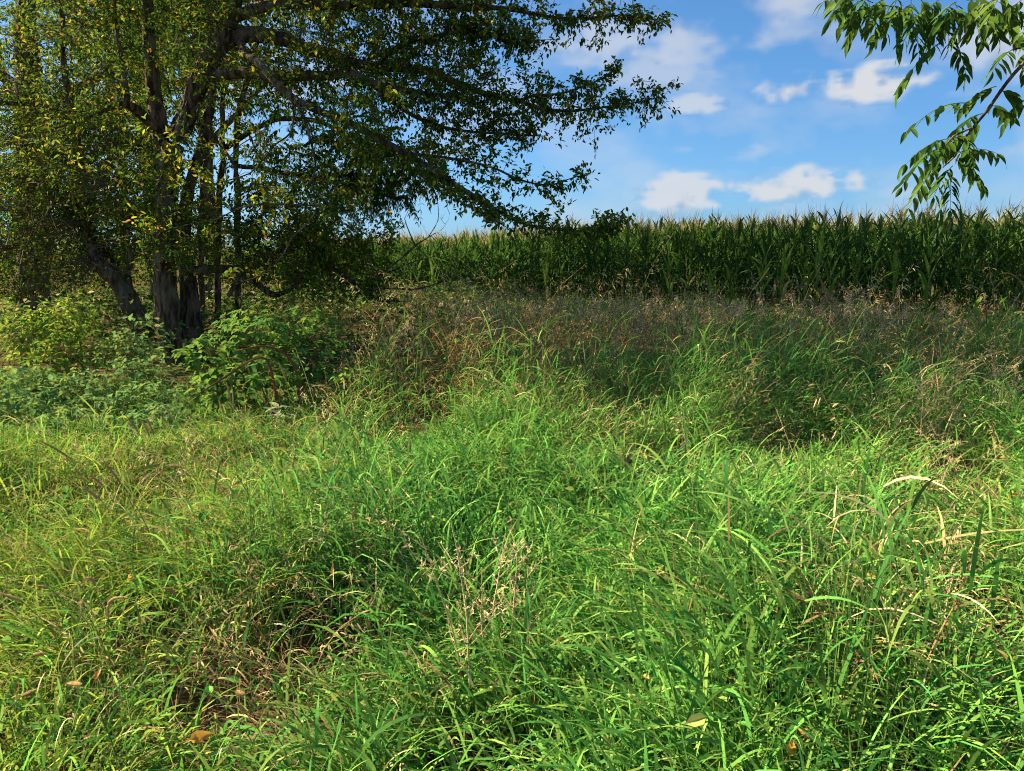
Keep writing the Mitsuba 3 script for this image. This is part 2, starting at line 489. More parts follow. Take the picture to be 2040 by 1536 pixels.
# shorter, paler plants at the margin of the field
SHORT = [(1412, 640, 17.2, 1.05, 'short yellow-green maize plant at the field margin, leftmost of the short row on the right'),
         (1452, 640, 17.2, 1.0, 'short stocky maize plant with broad upright leaves, second from left of the short marginal row'),
         (1512, 640, 16.6, 1.45, 'upright maize plant with one broad leaf pointing left, third from left of the marginal row'),
         (1553, 640, 16.6, 1.5, 'maize plant with two broad upright leaves forming a narrow V, fourth of the marginal row'),
         (1598, 640, 16.4, 1.2, 'low maize plant with drooping lower leaves, fifth from left of the marginal row'),
         (1622, 640, 16.4, 1.75, 'maize plant with a single pointed pale leaf standing up, sixth of the marginal row'),
         (1652, 640, 16.3, 1.6, 'broad-leaved pale maize plant beside the pointed one, seventh of the marginal row'),
         (1700, 640, 16.2, 1.3, 'maize plant with arching yellowing leaves, eighth from left of the marginal row'),
         (1722, 640, 16.1, 1.7, 'tall pale maize plant with brown withered leaf, ninth of the marginal row'),
         (1775, 640, 16.0, 1.35, 'short maize plant with drooping tan tips, tenth of the marginal row'),
         (1845, 640, 15.8, 1.5, 'pale maize plant just left of the leafy sapling at the field margin'),
         (1090, 640, 20.5, 1.3, 'yellow-green maize plant beside the dark shrub in front of the corn'),
         (868, 640, 24.0, 1.3, 'small withered maize plant with pale stem below the bare branches'),
         (1330, 640, 18.6, 1.25, 'short maize plant in the gap left of the marginal row')]
for k, (px, _, Yd, H, lab) in enumerate(SHORT):
    x = (px - 1020) / FPX * Yd
    key = key_of('maize_plant')
    tag(key, lab, 'maize plant')
    used = {}
    tm = place(x, Yd, rc.uniform(0, 360), 1, rc.normal(0, 2, 2))
    for nm, v, f, b, u in corn_parts(700 + k, H=H, first=.12, nleaf=8, n=7, tassel=False, erect=.62):
        n = used.get(nm, 0)
        used[nm] = n + 1
        if b == 'corn_leaf_mat':
            u = u * [0, 1] + [.9, 0]
        scene[f'{key}__{nm}' + (f'_{n:03d}' if n else '')] = mikit.ply((v, f), b, uv=u, to_world=tm)

# ------------------------------------------------------------------ trees
UP = np.array([0, 0, 1.0])


def leaf_colors(r, n, pal):
    """pal: rows (weight, r, g, b, spread)."""
    w = np.array([p[0] for p in pal], float)
    i = r.choice(len(pal), n, p=w / w.sum())
    c = np.array([p[1:4] for p in pal])[i]
    s = np.array([p[4] for p in pal])[i][:, None]
    return np.clip(c * np.exp(r.normal(0, 1, (n, 1)) * s) * np.exp(r.normal(0, .08, (n, 3))), .004, .8)


class Tree:
    def __init__(self, name, label, seed, pal, leaf=(.07, .038), shape=OVAL, category='tree', compound=False):
        self.key = key_of(name)
        tag(self.key, label, category)
        self.r = np.random.default_rng(seed)
        self.pal, self.leaf, self.shape, self.compound = pal, leaf, shape, compound
        self.nodes, self.nrad = [], []
        self.count = {}
        self.tw, self.lf = Batch(), Batch()

    def part(self, nm):
        n = self.count.get(nm, 0)
        self.count[nm] = n + 1
        return f'{self.key}__{nm}' + (f'_{n:03d}' if n else '')

    def limb(self, rows, px=True, nm='limb', sides=9, bark=.25, wob=.05, attach=True, freq=1.6):
        q = catmull(limb_px(rows) if px else rows, .07)
        q = wobble(q, wob, freq, int(self.r.integers(1e6)))
        v, f = limb_mesh(q, sides, bark, int(self.r.integers(1e6)))
        put(self.part(nm), v, f, 'bark_mat', smooth=True)
        if attach:
            self.nodes.append(q[3:, :3])
            self.nrad.append(q[3:, 3])
        return q

    def spray(self, P, D, n, spread, size=1.0, sun=None, pal=None):
        """n leaves for each of the points P with twig direction D."""
        r = self.r
        N = len(P)
        if N == 0:
            return
        Pn = np.repeat(P, n, 0) + r.normal(0, spread, (N * n, 3)) * [1, 1, .7]
        d = unit(np.repeat(D, n, 0) * .7 + r.normal(0, .75, (N * n, 3)) + [0, 0, -.25])
        nn = unit(r.normal(0, .55, (N * n, 3)) + [0, 0, 1.0])
        L = self.leaf[0] * size * r.uniform(.65, 1.15, N * n)
        W = self.leaf[1] * size * r.uniform(.75, 1.15, N * n) * L / (self.leaf[0] * size)
        v, f = leaves(Pn, d, nn, L, W, r.uniform(.1, .7, N * n), r.uniform(-.05, .4, N * n), self.shape)
        self.lf.add(v, f, np.repeat(leaf_colors(r, N * n, pal or self.pal), 6, 0))

    def fronds(self, P, D, pairs=6, size=1.0):
        """A pinnate leaf at each point: a thin rachis and paired leaflets."""
        r = self.r
        N = len(P)
        Lr = .32 * size * r.uniform(.7, 1.2, N)
        d0 = unit(D + r.normal(0, .5, (N, 3)) + [0, 0, .1])
        K = 5
        s = np.linspace(0, 1, K)
        line = P[:, None] + d0[:, None] * (s[None] * Lr[:, None])[..., None] - UP * (s[None] ** 2 * (Lr * r.uniform(.3, .9, N))[:, None])[..., None]
        v, f = tubes(line, np.full((N, K), .0018), 3)
        self.tw.add(v, f, [.09, .11, .04])
        t = np.concatenate([np.linspace(.22, .93, pairs)] * 2 + [[1.0]])
        side = np.concatenate([np.ones(pairs), -np.ones(pairs), [0]])
        i = np.minimum((t * (K - 1)).astype(int), K - 2)
        w = t * (K - 1) - i
        Pb = line[:, i] * (1 - w)[None, :, None] + line[:, i + 1] * w[None, :, None]
        tg = unit(line[:, i + 1] - line[:, i])
        S = unit(np.cross(tg, UP))
        m = len(t)
        dd = unit(tg * .55 + S * side[None, :, None] * .9 + np.array([0, 0, -.45]) + r.normal(0, .2, (N, m, 3)))
        nn = unit(UP + S * side[None, :, None] * .3 + r.normal(0, .35, (N, m, 3)))
        L = np.repeat(.095 * size * r.uniform(.8, 1.15, N), m) * np.tile(.75 + .4 * np.sin(np.pi * np.clip(t, 0, .95)), N)
        v, f = leaves(Pb.reshape(-1, 3), dd.reshape(-1, 3), nn.reshape(-1, 3), L, L * .33, .35, r.uniform(0, .35, N * m), LANCE)
        self.lf.add(v, f, np.repeat(np.repeat(leaf_colors(r, N, self.pal), m, 0), 6, 0))

    def grow(self, C, n=10, leaf_from=.35, spread=.06, bare=0.0, rad=.006, rounds=5, size=1.0, droop=.12, steps=4, pal=None):
        """Connects each of the cluster points C by a twig to the nearest wood and hangs leaves along it."""
        r = self.r
        C = np.asarray(C, float)
        todo = np.arange(len(C))
        for rd in range(rounds):
            if not len(todo):
                break
            nd = np.vstack(self.nodes)
            tree = cKDTree(nd)
            dist, idx = tree.query(C[todo])
            cut = np.quantile(dist, 1.0 if rd == rounds - 1 else .3 + .12 * rd)
            go = todo[dist <= cut]
            ix = idx[dist <= cut]
            todo = todo[dist > cut]
            A, B = nd[ix], C[go]
            ln = np.linalg.norm(B - A, axis=1)
            K = steps + 1
            t = np.linspace(0, 1, K)[None, :, None]
            off = r.normal(0, .16, (len(A), 3)) * ln[:, None] + np.array([0, 0, 1.0]) * (droop * ln)[:, None]
            P = A[:, None] * (1 - t) + B[:, None] * t + off[:, None] * np.sin(np.pi * t) + r.normal(0, .035, (len(A), K, 3)) * ln[:, None, None] * np.sin(np.pi * t)
            R = (rad * (.4 + .55 * np.sqrt(ln)))[:, None] * (1 - .75 * t[..., 0])
            v, f = tubes(P, R, 3)
            c = np.array([.085, .065, .048]) * np.exp(r.normal(0, .25, (len(A), 1, 1)))
            self.tw.add(v, f, np.broadcast_to(c, (len(A), K * 3, 3)).reshape(-1, 3))
            self.nodes.append(P[:, 1:].reshape(-1, 3))
            lit = r.uniform(0, 1, len(A)) >= bare
            Q = P[lit]
            if not len(Q):
                continue
            tg = unit(np.gradient(Q, axis=1))
            if self.compound:
                for k in range(n):
                    s = leaf_from + (1 - leaf_from) * r.uniform(0, 1, len(Q))
                    i = np.minimum((s * (K - 1)).astype(int), K - 1)
                    a = np.arange(len(Q))
                    self.fronds(Q[a, i], tg[a, i] * .6 + unit(r.normal(0, 1, (len(Q), 3))) * [.8, .8, .3], size=size)
            else:
                s = leaf_from + (1 - leaf_from) * r.uniform(0, 1, (len(Q), n)) ** .7
                i = np.minimum((s * (K - 1)).astype(int), K - 2)
                w = (s * (K - 1) - i)[..., None]
                a = np.arange(len(Q))[:, None]
                Pp = Q[a, i] * (1 - w) + Q[a, i + 1] * w
                self.spray(Pp.reshape(-1, 3), tg[a, i].reshape(-1, 3), 1, spread, size, pal=pal)

    def done(self):
        if self.tw.n:
            v, f, c = self.tw.get()
            put(self.key + '__twigs', v, f, 'twig_mat', color=c)
            labels[self.key + '__twigs'] = {'kind': 'stuff'}
        if self.lf.n:
            v, f, c = self.lf.get()
            put(self.key + '__crown', v, f, 'foliage_mat', color=c)
            labels[self.key + '__crown'] = {'kind': 'stuff'}


def ball(r, c, rad, n, shell=.35):
    d = unit(r.normal(0, 1, (n, 3)))
    u = (shell ** 3 + (1 - shell ** 3) * r.uniform(0, 1, n)) ** (1 / 3)
    return np.asarray(c) + d * u[:, None] * np.asarray(rad)


def along(r, q, n, rad, t0=.3, t1=1.0):
    """n points around the path q, closer to it towards the tip."""
    t = t0 + (t1 - t0) * r.uniform(0, 1, n)
    p = q[(t * (len(q) - 1)).astype(int), :3]
    k = rad * (1.15 - .75 * (t - t0) / max(t1 - t0, 1e-6))
    return p + r.normal(0, .5, (n, 3)) * k[:, None] * [1, 1, .95]


FRUIT = [(.62, .065, .125, .020, .35), (.20, .13, .18, .022, .25), (.11, .32, .30, .03, .25), (.015, .42, .26, .04, .3), (.02, .17, .10, .04, .3)]
FRUIT_DARK = [(.8, .036, .072, .014, .3), (.15, .06, .095, .016, .25), (.05, .15, .12, .03, .3)]
WAL = [(.85, .06, .125, .022, .25), (.15, .12, .18, .03, .25)]

# the big old fruit tree with two fused trunks
t1 = Tree('old_fruit_tree', 'big old tree with furrowed fused trunks and long limbs sweeping right over the grass', 1, FRUIT, (.068, .036))
t1.limb([(352, 760, 10.5, 38), (346, 700, 10.5, 31), (336, 630, 10.5, 26), (330, 545, 10.5, 22), (325, 470, 10.5, 21), (331, 390, 10.5, 21), (341, 320, 10.45, 21), (358, 260, 10.4, 21), (379, 210, 10.35, 19),
         (402, 155, 10.3, 21), (432, 95, 10.3, 18), (455, 40, 10.3, 15), (475, -20, 10.3, 13), (490, -130, 10.3, 9), (505, -260, 10.2, 5), (515, -420, 10.1, 2)], nm='trunk', sides=28, bark=.5, wob=.02)
t1.limb([(396, 760, 10.75, 34), (391, 710, 10.75, 26), (384, 660, 10.75, 22), (377, 590, 10.8, 19), (370, 520, 10.9, 16), (366, 450, 11, 13), (375, 380, 11.1, 10), (400, 300, 11.2, 10), (420, 200, 11.2, 8), (430, 80, 11.3, 5), (433, -60, 11.3, 3)],
        nm='trunk', sides=22, bark=.5, wob=.03)
t1.limb([(330, 330, 10.5, 16), (321, 270, 10.6, 17), (309, 190, 10.7, 15), (300, 110, 10.8, 13), (296, 30, 10.8, 11), (290, -90, 10.8, 8), (280, -250, 10.8, 4), (276, -360, 10.8, 1)], sides=14, bark=.4)
stub = t1.limb([(325, 268, 10.5, 10), (290, 236, 10.3, 11), (262, 213, 10, 10), (240, 203, 9.8, 6), (222, 212, 9.7, 4), (190, 228, 9.6, 3.2), (160, 240, 9.5, 2.6), (130, 250, 9.4, 2.2), (92, 263, 9.3, 1.2)])
up2 = t1.limb([(255, 210, 9.95, 6), (247, 150, 9.9, 5), (243, 100, 9.9, 4), (235, 30, 9.9, 3), (225, -60, 9.8, 2)])
R1 = t1.limb([(428, 100, 10.3, 15), (470, 74, 10.4, 15), (512, 72, 10.5, 15), (560, 80, 10.6, 14), (602, 97, 10.6, 13), (645, 104, 10.6, 12), (700, 125, 10.5, 11), (742, 132, 10.5, 10), (800, 135, 10.4, 9), (860, 142, 10.4, 8),
              (920, 168, 10.3, 6.5), (980, 190, 10.2, 5), (1040, 203, 10.1, 4), (1090, 218, 10, 3.4), (1140, 221, 10, 2.8), (1200, 214, 10, 2), (1262, 205, 10, 1.4), (1322, 193, 10, .7)], wob=.03)
R2 = t1.limb([(396, 170, 10.3, 12), (440, 147, 10.1, 12), (500, 143, 9.9, 11), (560, 151, 9.8, 10), (640, 150, 9.8, 9), (700, 145, 9.8, 9), (735, 160, 9.8, 8), (790, 175, 9.8, 7), (850, 185, 9.8, 5), (905, 190, 9.9, 4), (965, 212, 10, 2.5), (1010, 240, 10, 1)], wob=.04)
R3 = t1.limb([(478, 80, 10.3, 8), (487, 108, 9.9, 7.5), (510, 122, 9.6, 8), (535, 146, 9.4, 8), (560, 173, 9.3, 8), (590, 201, 9.2, 8), (635, 222, 9.1, 7.5), (680, 236, 9, 7.5), (730, 262, 9, 7), (780, 290, 8.9, 7), (813, 307, 8.9, 6.5),
              (867, 340, 8.8, 6), (907, 367, 8.8, 5.5), (957, 400, 8.7, 5), (997, 423, 8.7, 4), (1045, 445, 8.7, 3), (1100, 457, 8.6, 2.5), (1160, 460, 8.6, 2), (1210, 449, 8.6, 1.3), (1247, 437, 8.6, .6)], wob=.02)
R3b = t1.limb([(813, 310, 8.9, 4), (840, 328, 8.8, 3), (880, 357, 8.7, 2.6), (910, 397, 8.6, 2.2), (953, 420, 8.6, 1.8), (1008, 453, 8.6, .8)], wob=.02)
G2 = t1.limb([(590, 203, 9.2, 4), (608, 240, 9.0, 3), (621, 290, 8.9, 2.6), (628, 330, 8.8, 2.2), (622, 370, 8.8, 1.8), (632, 410, 8.7, 1.4), (610, 446, 8.6, 1.4), (581, 475, 8.5, 1.3), (562, 506, 8.4, 1.2), (518, 547, 8.3, 1.1), (486, 560, 8.2, 1), (423, 582, 8.1, .6)], wob=.03)
R4 = t1.limb([(456, 40, 10.3, 12), (520, 15, 10.5, 11), (600, 10, 10.6, 10), (700, 9, 10.6, 9), (820, 6, 10.5, 8), (920, 10, 10.4, 6), (1020, 21, 10.3, 4.5), (1100, 33, 10.2, 3), (1170, 36, 10.1, 2.2), (1225, 32, 10.1, 1.7), (1280, 36, 10, 1.2), (1322, 40, 10, .6)], wob=.04)
R5 = t1.limb([(1030, 202, 10.1, 3), (1062, 191, 10.1, 2.6), (1120, 186, 10, 2.2), (1180, 167, 10, 1.8), (1212, 150, 10, 1.4), (1233, 132, 10, 1), (1240, 124, 10, .5)], wob=.02)
R6 = t1.limb([(813, 307, 8.9, 4), (870, 311, 9, 3.4), (930, 321, 9.1, 2.8), (990, 336, 9.1, 2.3), (1040, 360, 9.2, 2), (1090, 371, 9.2, 1.6), (1132, 359, 9.2, 1.1), (1172, 346, 9.2, .5)], wob=.02)
R7 = t1.limb([(742, 132, 10.5, 5), (800, 90, 10.6, 4), (880, 70, 10.7, 3.2), (960, 66, 10.7, 2.6), (1040, 80, 10.6, 1.8), (1090, 82, 10.6, 1)])
R8 = t1.limb([(735, 160, 9.8, 5), (800, 215, 10, 4), (870, 250, 10.1, 3.2), (950, 262, 10.1, 2.5), (1020, 268, 10.1, 1.8), (1075, 272, 10.1, 1)])
F1 = t1.limb([(590, 203, 9.2, 3), (585, 235, 8.9, 2.4), (579, 268, 8.7, 2), (547, 289, 8.6, 1.8), (529, 311, 8.5, 1.7), (514, 328, 8.5, 1.6), (497, 345, 8.4, 1.5), (451, 360, 8.3, 1.4), (412, 369, 8.3, 1.2), (368, 384, 8.2, 1.1), (319, 394, 8.2, .9), (278, 391, 8.2, .5)], wob=.02)
F2 = t1.limb([(452, 360, 8.3, 1.3), (448, 335, 8.3, 1.2), (456, 314, 8.3, 1.1), (480, 287, 8.3, 1), (510, 270, 8.3, .9), (530, 254, 8.3, .5)], wob=.015)
F3 = t1.limb([(632, 410, 8.7, 1.8), (560, 408, 8.5, 1.7), (500, 410, 8.3, 1.6), (463, 420, 8.2, 1.5), (429, 436, 8.1, 1.4), (355, 450, 8.0, 1.2), (311, 461, 8, 1), (258, 468, 8, .8), (200, 480, 8, .5)], wob=.02)
low = t1.limb([(386, 540, 10.6, 10), (430, 536, 10.7, 9), (480, 541, 10.8, 8), (540, 585, 10.8, 6), (575, 576, 10.6, 5), (594, 557, 10.5, 4.6), (615, 533, 10.4, 4.4), (632, 523, 10.3, 4.2), (660, 537, 10.2, 5.5), (700, 557, 10.1, 4.6), (714, 576, 10.1, 4.2),
               (758, 595, 10, 2.6), (800, 601, 10, 1.5)], wob=.02)
B1 = t1.limb([(700, 558, 10.1, 3), (740, 556, 9.9, 2.6), (790, 520, 9.8, 2.2), (830, 490, 9.8, 1.8), (870, 465, 9.7, .8)], nm='dead_branch', wob=.03, sides=5)
B2 = t1.limb([(714, 577, 10.1, 3), (770, 576, 9.9, 2.4), (830, 578, 9.8, 2), (880, 560, 9.7, 1.5), (908, 535, 9.7, .7)], nm='dead_branch', wob=.03, sides=5)
B3 = t1.limb([(640, 527, 10.3, 2.6), (690, 540, 10, 2.2), (760, 545, 9.8, 1.8), (820, 520, 9.7, 1.4), (880, 505, 9.7, .6)], nm='dead_branch', wob=.04, sides=5)
B4 = t1.limb([(828, 491, 9.8, 1.6), (815, 462, 9.8, 1.2), (806, 436, 9.8, .9), (812, 424, 9.8, .5)], nm='dead_branch', wob=.02, sides=5)
B5 = t1.limb([(852, 474, 9.8, 1.3), (872, 440, 9.8, 1), (872, 402, 9.8, .6)], nm='dead_branch', wob=.02, sides=5)
vine = t1.limb([(455, 590, 9.9, 5), (472, 560, 10, 5), (480, 520, 10.2, 4.5), (470, 470, 10.4, 4), (476, 400, 10.6, 4), (465, 330, 10.6, 3.5), (430, 280, 10.5, 3), (415, 230, 10.3, 2.5)], sides=6)
for k, b in enumerate((B1, B2, B3, B4, B5, low)):      # bare brittle twigs
    t1.nodes.append(b[len(b) // 3:, :3])
keep = t1.nodes
t1.nodes = [b[len(b) // 4:, :3] for b in (B1, B2, B3, low)]
rt = t1.r
t1.grow(np.vstack([along(rt, b, n, .55, .2) for b, n in ((B1, 38), (B2, 38), (B3, 38), (low, 44), (B5, 8))]), bare=1.0, rad=.0055, droop=-.08)
t1.nodes = keep + t1.nodes
# clusters of foliage: balls of the crown and sleeves round the right-hand limbs
C = [ball(rt, at(230, 70, 11.0), (2.6, 2.2, 1.7), 700), ball(rt, at(560, 60, 10.6), (2.3, 2.5, 1.25), 480), ball(rt, at(820, 70, 10.4), (1.7, 1.6, .95), 330), ball(rt, at(60, 330, 12.0), (1.9, 1.4, 1.3), 560),
     ball(rt, at(640, 330, 10.2), (1.0, 1.3, .8), 150), ball(rt, at(700, 455, 10.2), (.75, 1.0, .55), 150), ball(rt, at(40, 530, 11.8), (1.7, 1.1, .6), 330), ball(rt, at(190, 330, 10.7), (1.1, .8, .95), 260),
     ball(rt, at(480, 480, 10.8), (1.3, 1.2, .6), 230), ball(rt, at(600, 500, 10.2), (.9, .9, .55), 190), ball(rt, at(690, 540, 10.2), (.8, .8, .45), 150), ball(rt, at(420, 380, 9.7), (.9, .6, .8), 110), ball(rt, at(330, 420, 9.6), (.8, .5, .9), 90), ball(rt, at(590, 420, 10.0), (.8, .8, .5), 110)]
C += [along(rt, R1, 300, .66, .38), along(rt, R2, 270, .75, .3), along(rt, R3, 230, .46, .38), along(rt, R3b, 26, .2), along(rt, R4, 280, .55, .3), along(rt, R5, 60, .24, .1), along(rt, R6, 85, .36, .1), along(rt, R7, 260, .5, .1),
      along(rt, R8, 190, .6, .1), along(rt, up2, 40, .6), along(rt, stub, 24, .4, .5), along(rt, low, 40, .35, .5)]
t1.grow(np.vstack(C), n=13, spread=.035, rad=.006)
t1.grow(np.vstack([ball(rt, at(210, 150, 10.0), (1.9, 1.2, 1.5), 70), ball(rt, at(120, 480, 9.6), (1.6, .9, .9), 70), ball(rt, at(520, 330, 9.4), (1.0, .9, 1.0), 40)]), bare=1.0, rad=.0075, droop=-.1, steps=6)
# the tips themselves carry leaves
for q in (R1, R3, R4, R5, R6):
    e = q[int(len(q) * .72):]
    tg = unit(np.gradient(e[:, :3], axis=0))
    t1.spray(e[:, :3], tg, 3, .025)
# long-lit sprays of yellow-green leaves on the near twigs
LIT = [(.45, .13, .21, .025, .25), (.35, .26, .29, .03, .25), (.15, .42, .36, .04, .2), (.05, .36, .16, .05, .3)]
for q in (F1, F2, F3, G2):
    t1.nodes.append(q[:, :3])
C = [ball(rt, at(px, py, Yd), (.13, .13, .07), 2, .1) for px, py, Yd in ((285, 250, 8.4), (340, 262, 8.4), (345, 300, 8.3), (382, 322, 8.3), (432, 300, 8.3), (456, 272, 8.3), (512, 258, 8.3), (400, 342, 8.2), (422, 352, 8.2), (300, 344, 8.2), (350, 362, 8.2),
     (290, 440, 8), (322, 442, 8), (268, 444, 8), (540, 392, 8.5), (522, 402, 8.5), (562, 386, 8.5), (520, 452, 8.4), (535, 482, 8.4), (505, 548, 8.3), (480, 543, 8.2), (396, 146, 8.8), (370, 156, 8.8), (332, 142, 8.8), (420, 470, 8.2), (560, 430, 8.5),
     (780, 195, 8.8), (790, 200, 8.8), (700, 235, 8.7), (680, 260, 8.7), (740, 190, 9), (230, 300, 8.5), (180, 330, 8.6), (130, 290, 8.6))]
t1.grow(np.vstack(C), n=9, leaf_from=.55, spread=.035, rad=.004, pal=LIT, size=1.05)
# the part of the crown above the picture
top = [ball(rt, (-4.6, 10.8, 6.6), (3.4, 2.7, 1.9), 520, .5), ball(rt, (-1.6, 10.3, 5.9), (2.4, 2.3, 1.2), 300, .4)]
t1.grow(np.vstack(top), n=9, spread=.1, rad=.008, size=2.0, steps=3)
t1.done()

# the leaning tree to its left
t2 = Tree('leaning_tree', 'dark leaning tree left of the big old trunk, its stem bent towards the left', 2, FRUIT, (.07, .04))
t2.limb([(312, 745, 11.5, 26), (300, 715, 11.5, 24), (268, 622, 11.5, 21), (238, 563, 11.5, 19), (200, 530, 11.5, 16), (180, 490, 11.6, 14), (172, 450, 11.7, 13), (160, 400, 11.8, 12), (160, 330, 11.8, 10), (148, 240, 11.8, 8), (132, 140, 11.8, 6), (118, 0, 11.8, 4), (110, -140, 11.8, 2)],
        nm='trunk', sides=14, bark=.45)
l1 = t2.limb([(165, 420, 11.75, 9), (140, 425, 11.6, 7), (118, 390, 11.5, 5), (80, 370, 11.4, 4), (20, 350, 11.3, 2.5)])
l2 = t2.limb([(240, 566, 11.5, 7), (262, 520, 11.4, 6), (258, 470, 11.3, 4), (270, 400, 11.2, 3)])
l3 = t2.limb([(150, 250, 11.8, 6), (90, 215, 11.5, 5), (0, 205, 11.2, 4), (-90, 180, 11, 2)])
C = [ball(t2.r, at(90, 180, 13.0), (2.1, 1.5, 1.6), 480), ball(t2.r, at(40, 440, 12.8), (1.5, 1.2, .9), 330), ball(t2.r, at(210, 440, 11.9), (.8, .8, .7), 190), along(t2.r, l2, 40, .5), along(t2.r, l1, 50, .5)]
t2.grow(np.vstack(C), n=13, spread=.06)
t2.done()

# a walnut behind, with hanging pinnate leaves
t4 = Tree('background_walnut_tree', 'slender multi-stemmed tree with hanging feathery leaves behind the old tree', 3, WAL, compound=True)
for rows in ([(432, 640, 13, 7.5), (437, 430, 13, 6.5), (441, 300, 13, 6), (446, 150, 13, 5), (440, 0, 13, 5), (436, -120, 13, 3)], [(476, 640, 13.4, 6.5), (475, 430, 13.4, 6), (469, 330, 13.4, 5), (480, 200, 13.4, 6), (520, 60, 13.3, 4), (560, -80, 13.2, 2)],
             [(402, 640, 12.6, 6.5), (398, 430, 12.6, 6), (404, 350, 12.6, 5), (420, 200, 12.6, 5), (424, 20, 12.6, 3)]):
    t4.limb(rows, nm='trunk', bark=.35)
w1 = t4.limb([(441, 300, 13, 6), (520, 250, 12.9, 5), (620, 240, 12.6, 4.5), (720, 280, 12.3, 4), (800, 320, 12, 3), (850, 360, 11.9, 1.5)])
w2 = t4.limb([(470, 330, 13.4, 5), (560, 340, 13, 4.5), (650, 360, 12.6, 4), (740, 380, 12.2, 3), (790, 400, 12, 1.5)])
C = [along(t4.r, w1, 46, .6, .4), along(t4.r, w2, 44, .55, .35), ball(t4.r, at(590, 340, 13), (1.2, 1.2, .9), 70), ball(t4.r, at(800, 345, 12), (.65, .6, .45), 40), ball(t4.r, at(520, 80, 13.2), (2.2, 1.6, 1.3), 110), ball(t4.r, at(720, 330, 12.3), (.8, .8, .5), 36)]
t4.grow(np.vstack(C), n=3, leaf_from=.5, rad=.005)
t4.grow(ball(t4.r, (-4.6, 13.4, 7.6), (2.6, 2.0, 1.9), 130, .4), n=4, leaf_from=.4, rad=.008, size=1.8)
t4.done()

# trees and brush farther back on the left
BACK = [(.6, .065, .13, .022, .35), (.25, .13, .20, .028, .3), (.1, .27, .25, .04, .3), (.02, .36, .22, .04, .3)]
b1 = Tree('thick_trunked_tree', 'thick dark trunk wrapped in twiggy growth at the far left behind the leaning tree', 4, BACK, (.10, .06))
b1.limb([(80, 700, 15, 44), (68, 600, 15, 37), (64, 440, 15, 34), (60, 300, 15, 30), (55, 150, 15, 24), (50, 0, 15, 16), (45, -150, 15, 8), (42, -260, 15, 3)], nm='trunk', sides=16, bark=.45)
l4 = b1.limb([(60, 260, 15, 14), (120, 200, 15.2, 11), (190, 160, 15.5, 8), (260, 120, 15.8, 4)])
l5 = b1.limb([(56, 200, 15, 14), (0, 150, 14.6, 11), (-80, 120, 14.3, 7)])
b1.grow(ball(b1.r, at(66, 430, 15), (.62, .6, .55), 160, .5), bare=1.0, rad=.006)
b1.grow(np.vstack([ball(b1.r, at(50, 40, 15), (3.4, 2.6, 2.2), 330), ball(b1.r, at(0, 300, 14.8), (2.2, 2, 1.2), 330), ball(b1.r, at(240, 160, 15.8), (1.8, 1.6, 1.4), 150)]), n=12, spread=.1)
b1.done()
b2 = Tree('hedgerow_tree', 'bushy tree filling the gap between the leaning stem and the old trunk', 5, BACK, (.10, .06))
b2.limb([(255, 660, 19, 12), (250, 520, 19, 10), (246, 400, 19, 8), (240, 250, 19, 6), (236, 100, 19, 3)], nm='trunk')
b2.limb([(250, 520, 19, 7), (290, 440, 19, 5), (330, 350, 19, 3)])
b2.grow(np.vstack([ball(b2.r, at(230, 470, 19), (2.4, 1.5, 1.3), 420), ball(b2.r, at(230, 250, 19), (2.4, 1.7, 1.6), 320)]), n=12, spread=.12)
b2.limb([[-9.9, 19, 4.5, .12], [-9.8, 19, 8, .09], [-9.9, 19, 12.5, .03]], px=False)
b2.grow(ball(b2.r, (-9.9, 19, 9.8), (2.7, 2.4, 3.4), 420, .4), n=14, spread=.14, rad=.008, size=1.6, steps=3)
b2.done()
b3 = Tree('hedgerow_tree', 'low bushy tree right of the fused trunks and left of the maize', 6, BACK, (.10, .06))
b3.limb([(590, 610, 20, 9), (585, 540, 20, 7), (580, 480, 20, 5), (570, 430, 20, 3)], nm='trunk')
b3.limb([(588, 570, 20, 5), (630, 520, 20, 4), (670, 490, 20, 2)])
b3.grow(np.vstack([ball(b3.r, at(560, 535, 20), (1.9, 1.3, .75), 330), ball(b3.r, at(680, 545, 20.5), (.9, .9, .6), 110), ball(b3.r, at(420, 500, 20), (1.4, 1.2, 1.1), 140)]), n=12, spread=.12)
b3.done()
b5 = Tree('tall_hedgerow_tree', 'tall dark tree far behind the old tree, its top out of the picture', 8, BACK, (.17, .10))
b5.limb([[-10.6, 26, -.5, .34], [-10.5, 26, 3, .28], [-10.4, 26, 7, .22], [-10.5, 26, 11, .14], [-10.5, 26, 15.5, .05]], px=False, nm='trunk')
for a in range(5):
    b5.limb([[-10.4, 26, 5 + a * 1.6, .12], [-10.4 + 1.6 * math.cos(a * 2.4), 26 + 1.6 * math.sin(a * 2.4), 6.6 + a * 1.7, .08], [-10.4 + 2.8 * math.cos(a * 2.4), 26 + 2.8 * math.sin(a * 2.4), 7.6 + a * 1.8, .03]], px=False)
b5.grow(ball(b5.r, (-10.5, 26, 12.0), (3.4, 3.4, 6.6), 700, .4), n=15, spread=.16, rad=.009, size=1.25, steps=3)
b5.done()
b6 = Tree('tall_hedgerow_tree', 'second tall hedgerow tree behind the old trunk, hidden by its crown for the most part', 18, BACK, (.17, .10))
b6.limb([[-10.6, 22, -.5, .3], [-10.5, 22, 3, .25], [-10.6, 22, 7, .18], [-10.5, 22, 11, .1], [-10.5, 22, 14.5, .04]], px=False, nm='trunk')
for a in range(4):
    b6.limb([[-10.5, 22, 6 + a * 1.5, .1], [-10.5 + 1.5 * math.cos(a * 2.4), 22 + 1.5 * math.sin(a * 2.4), 7.4 + a * 1.6, .07], [-10.5 + 2.6 * math.cos(a * 2.4), 22 + 2.6 * math.sin(a * 2.4), 8.2 + a * 1.6, .03]], px=False)
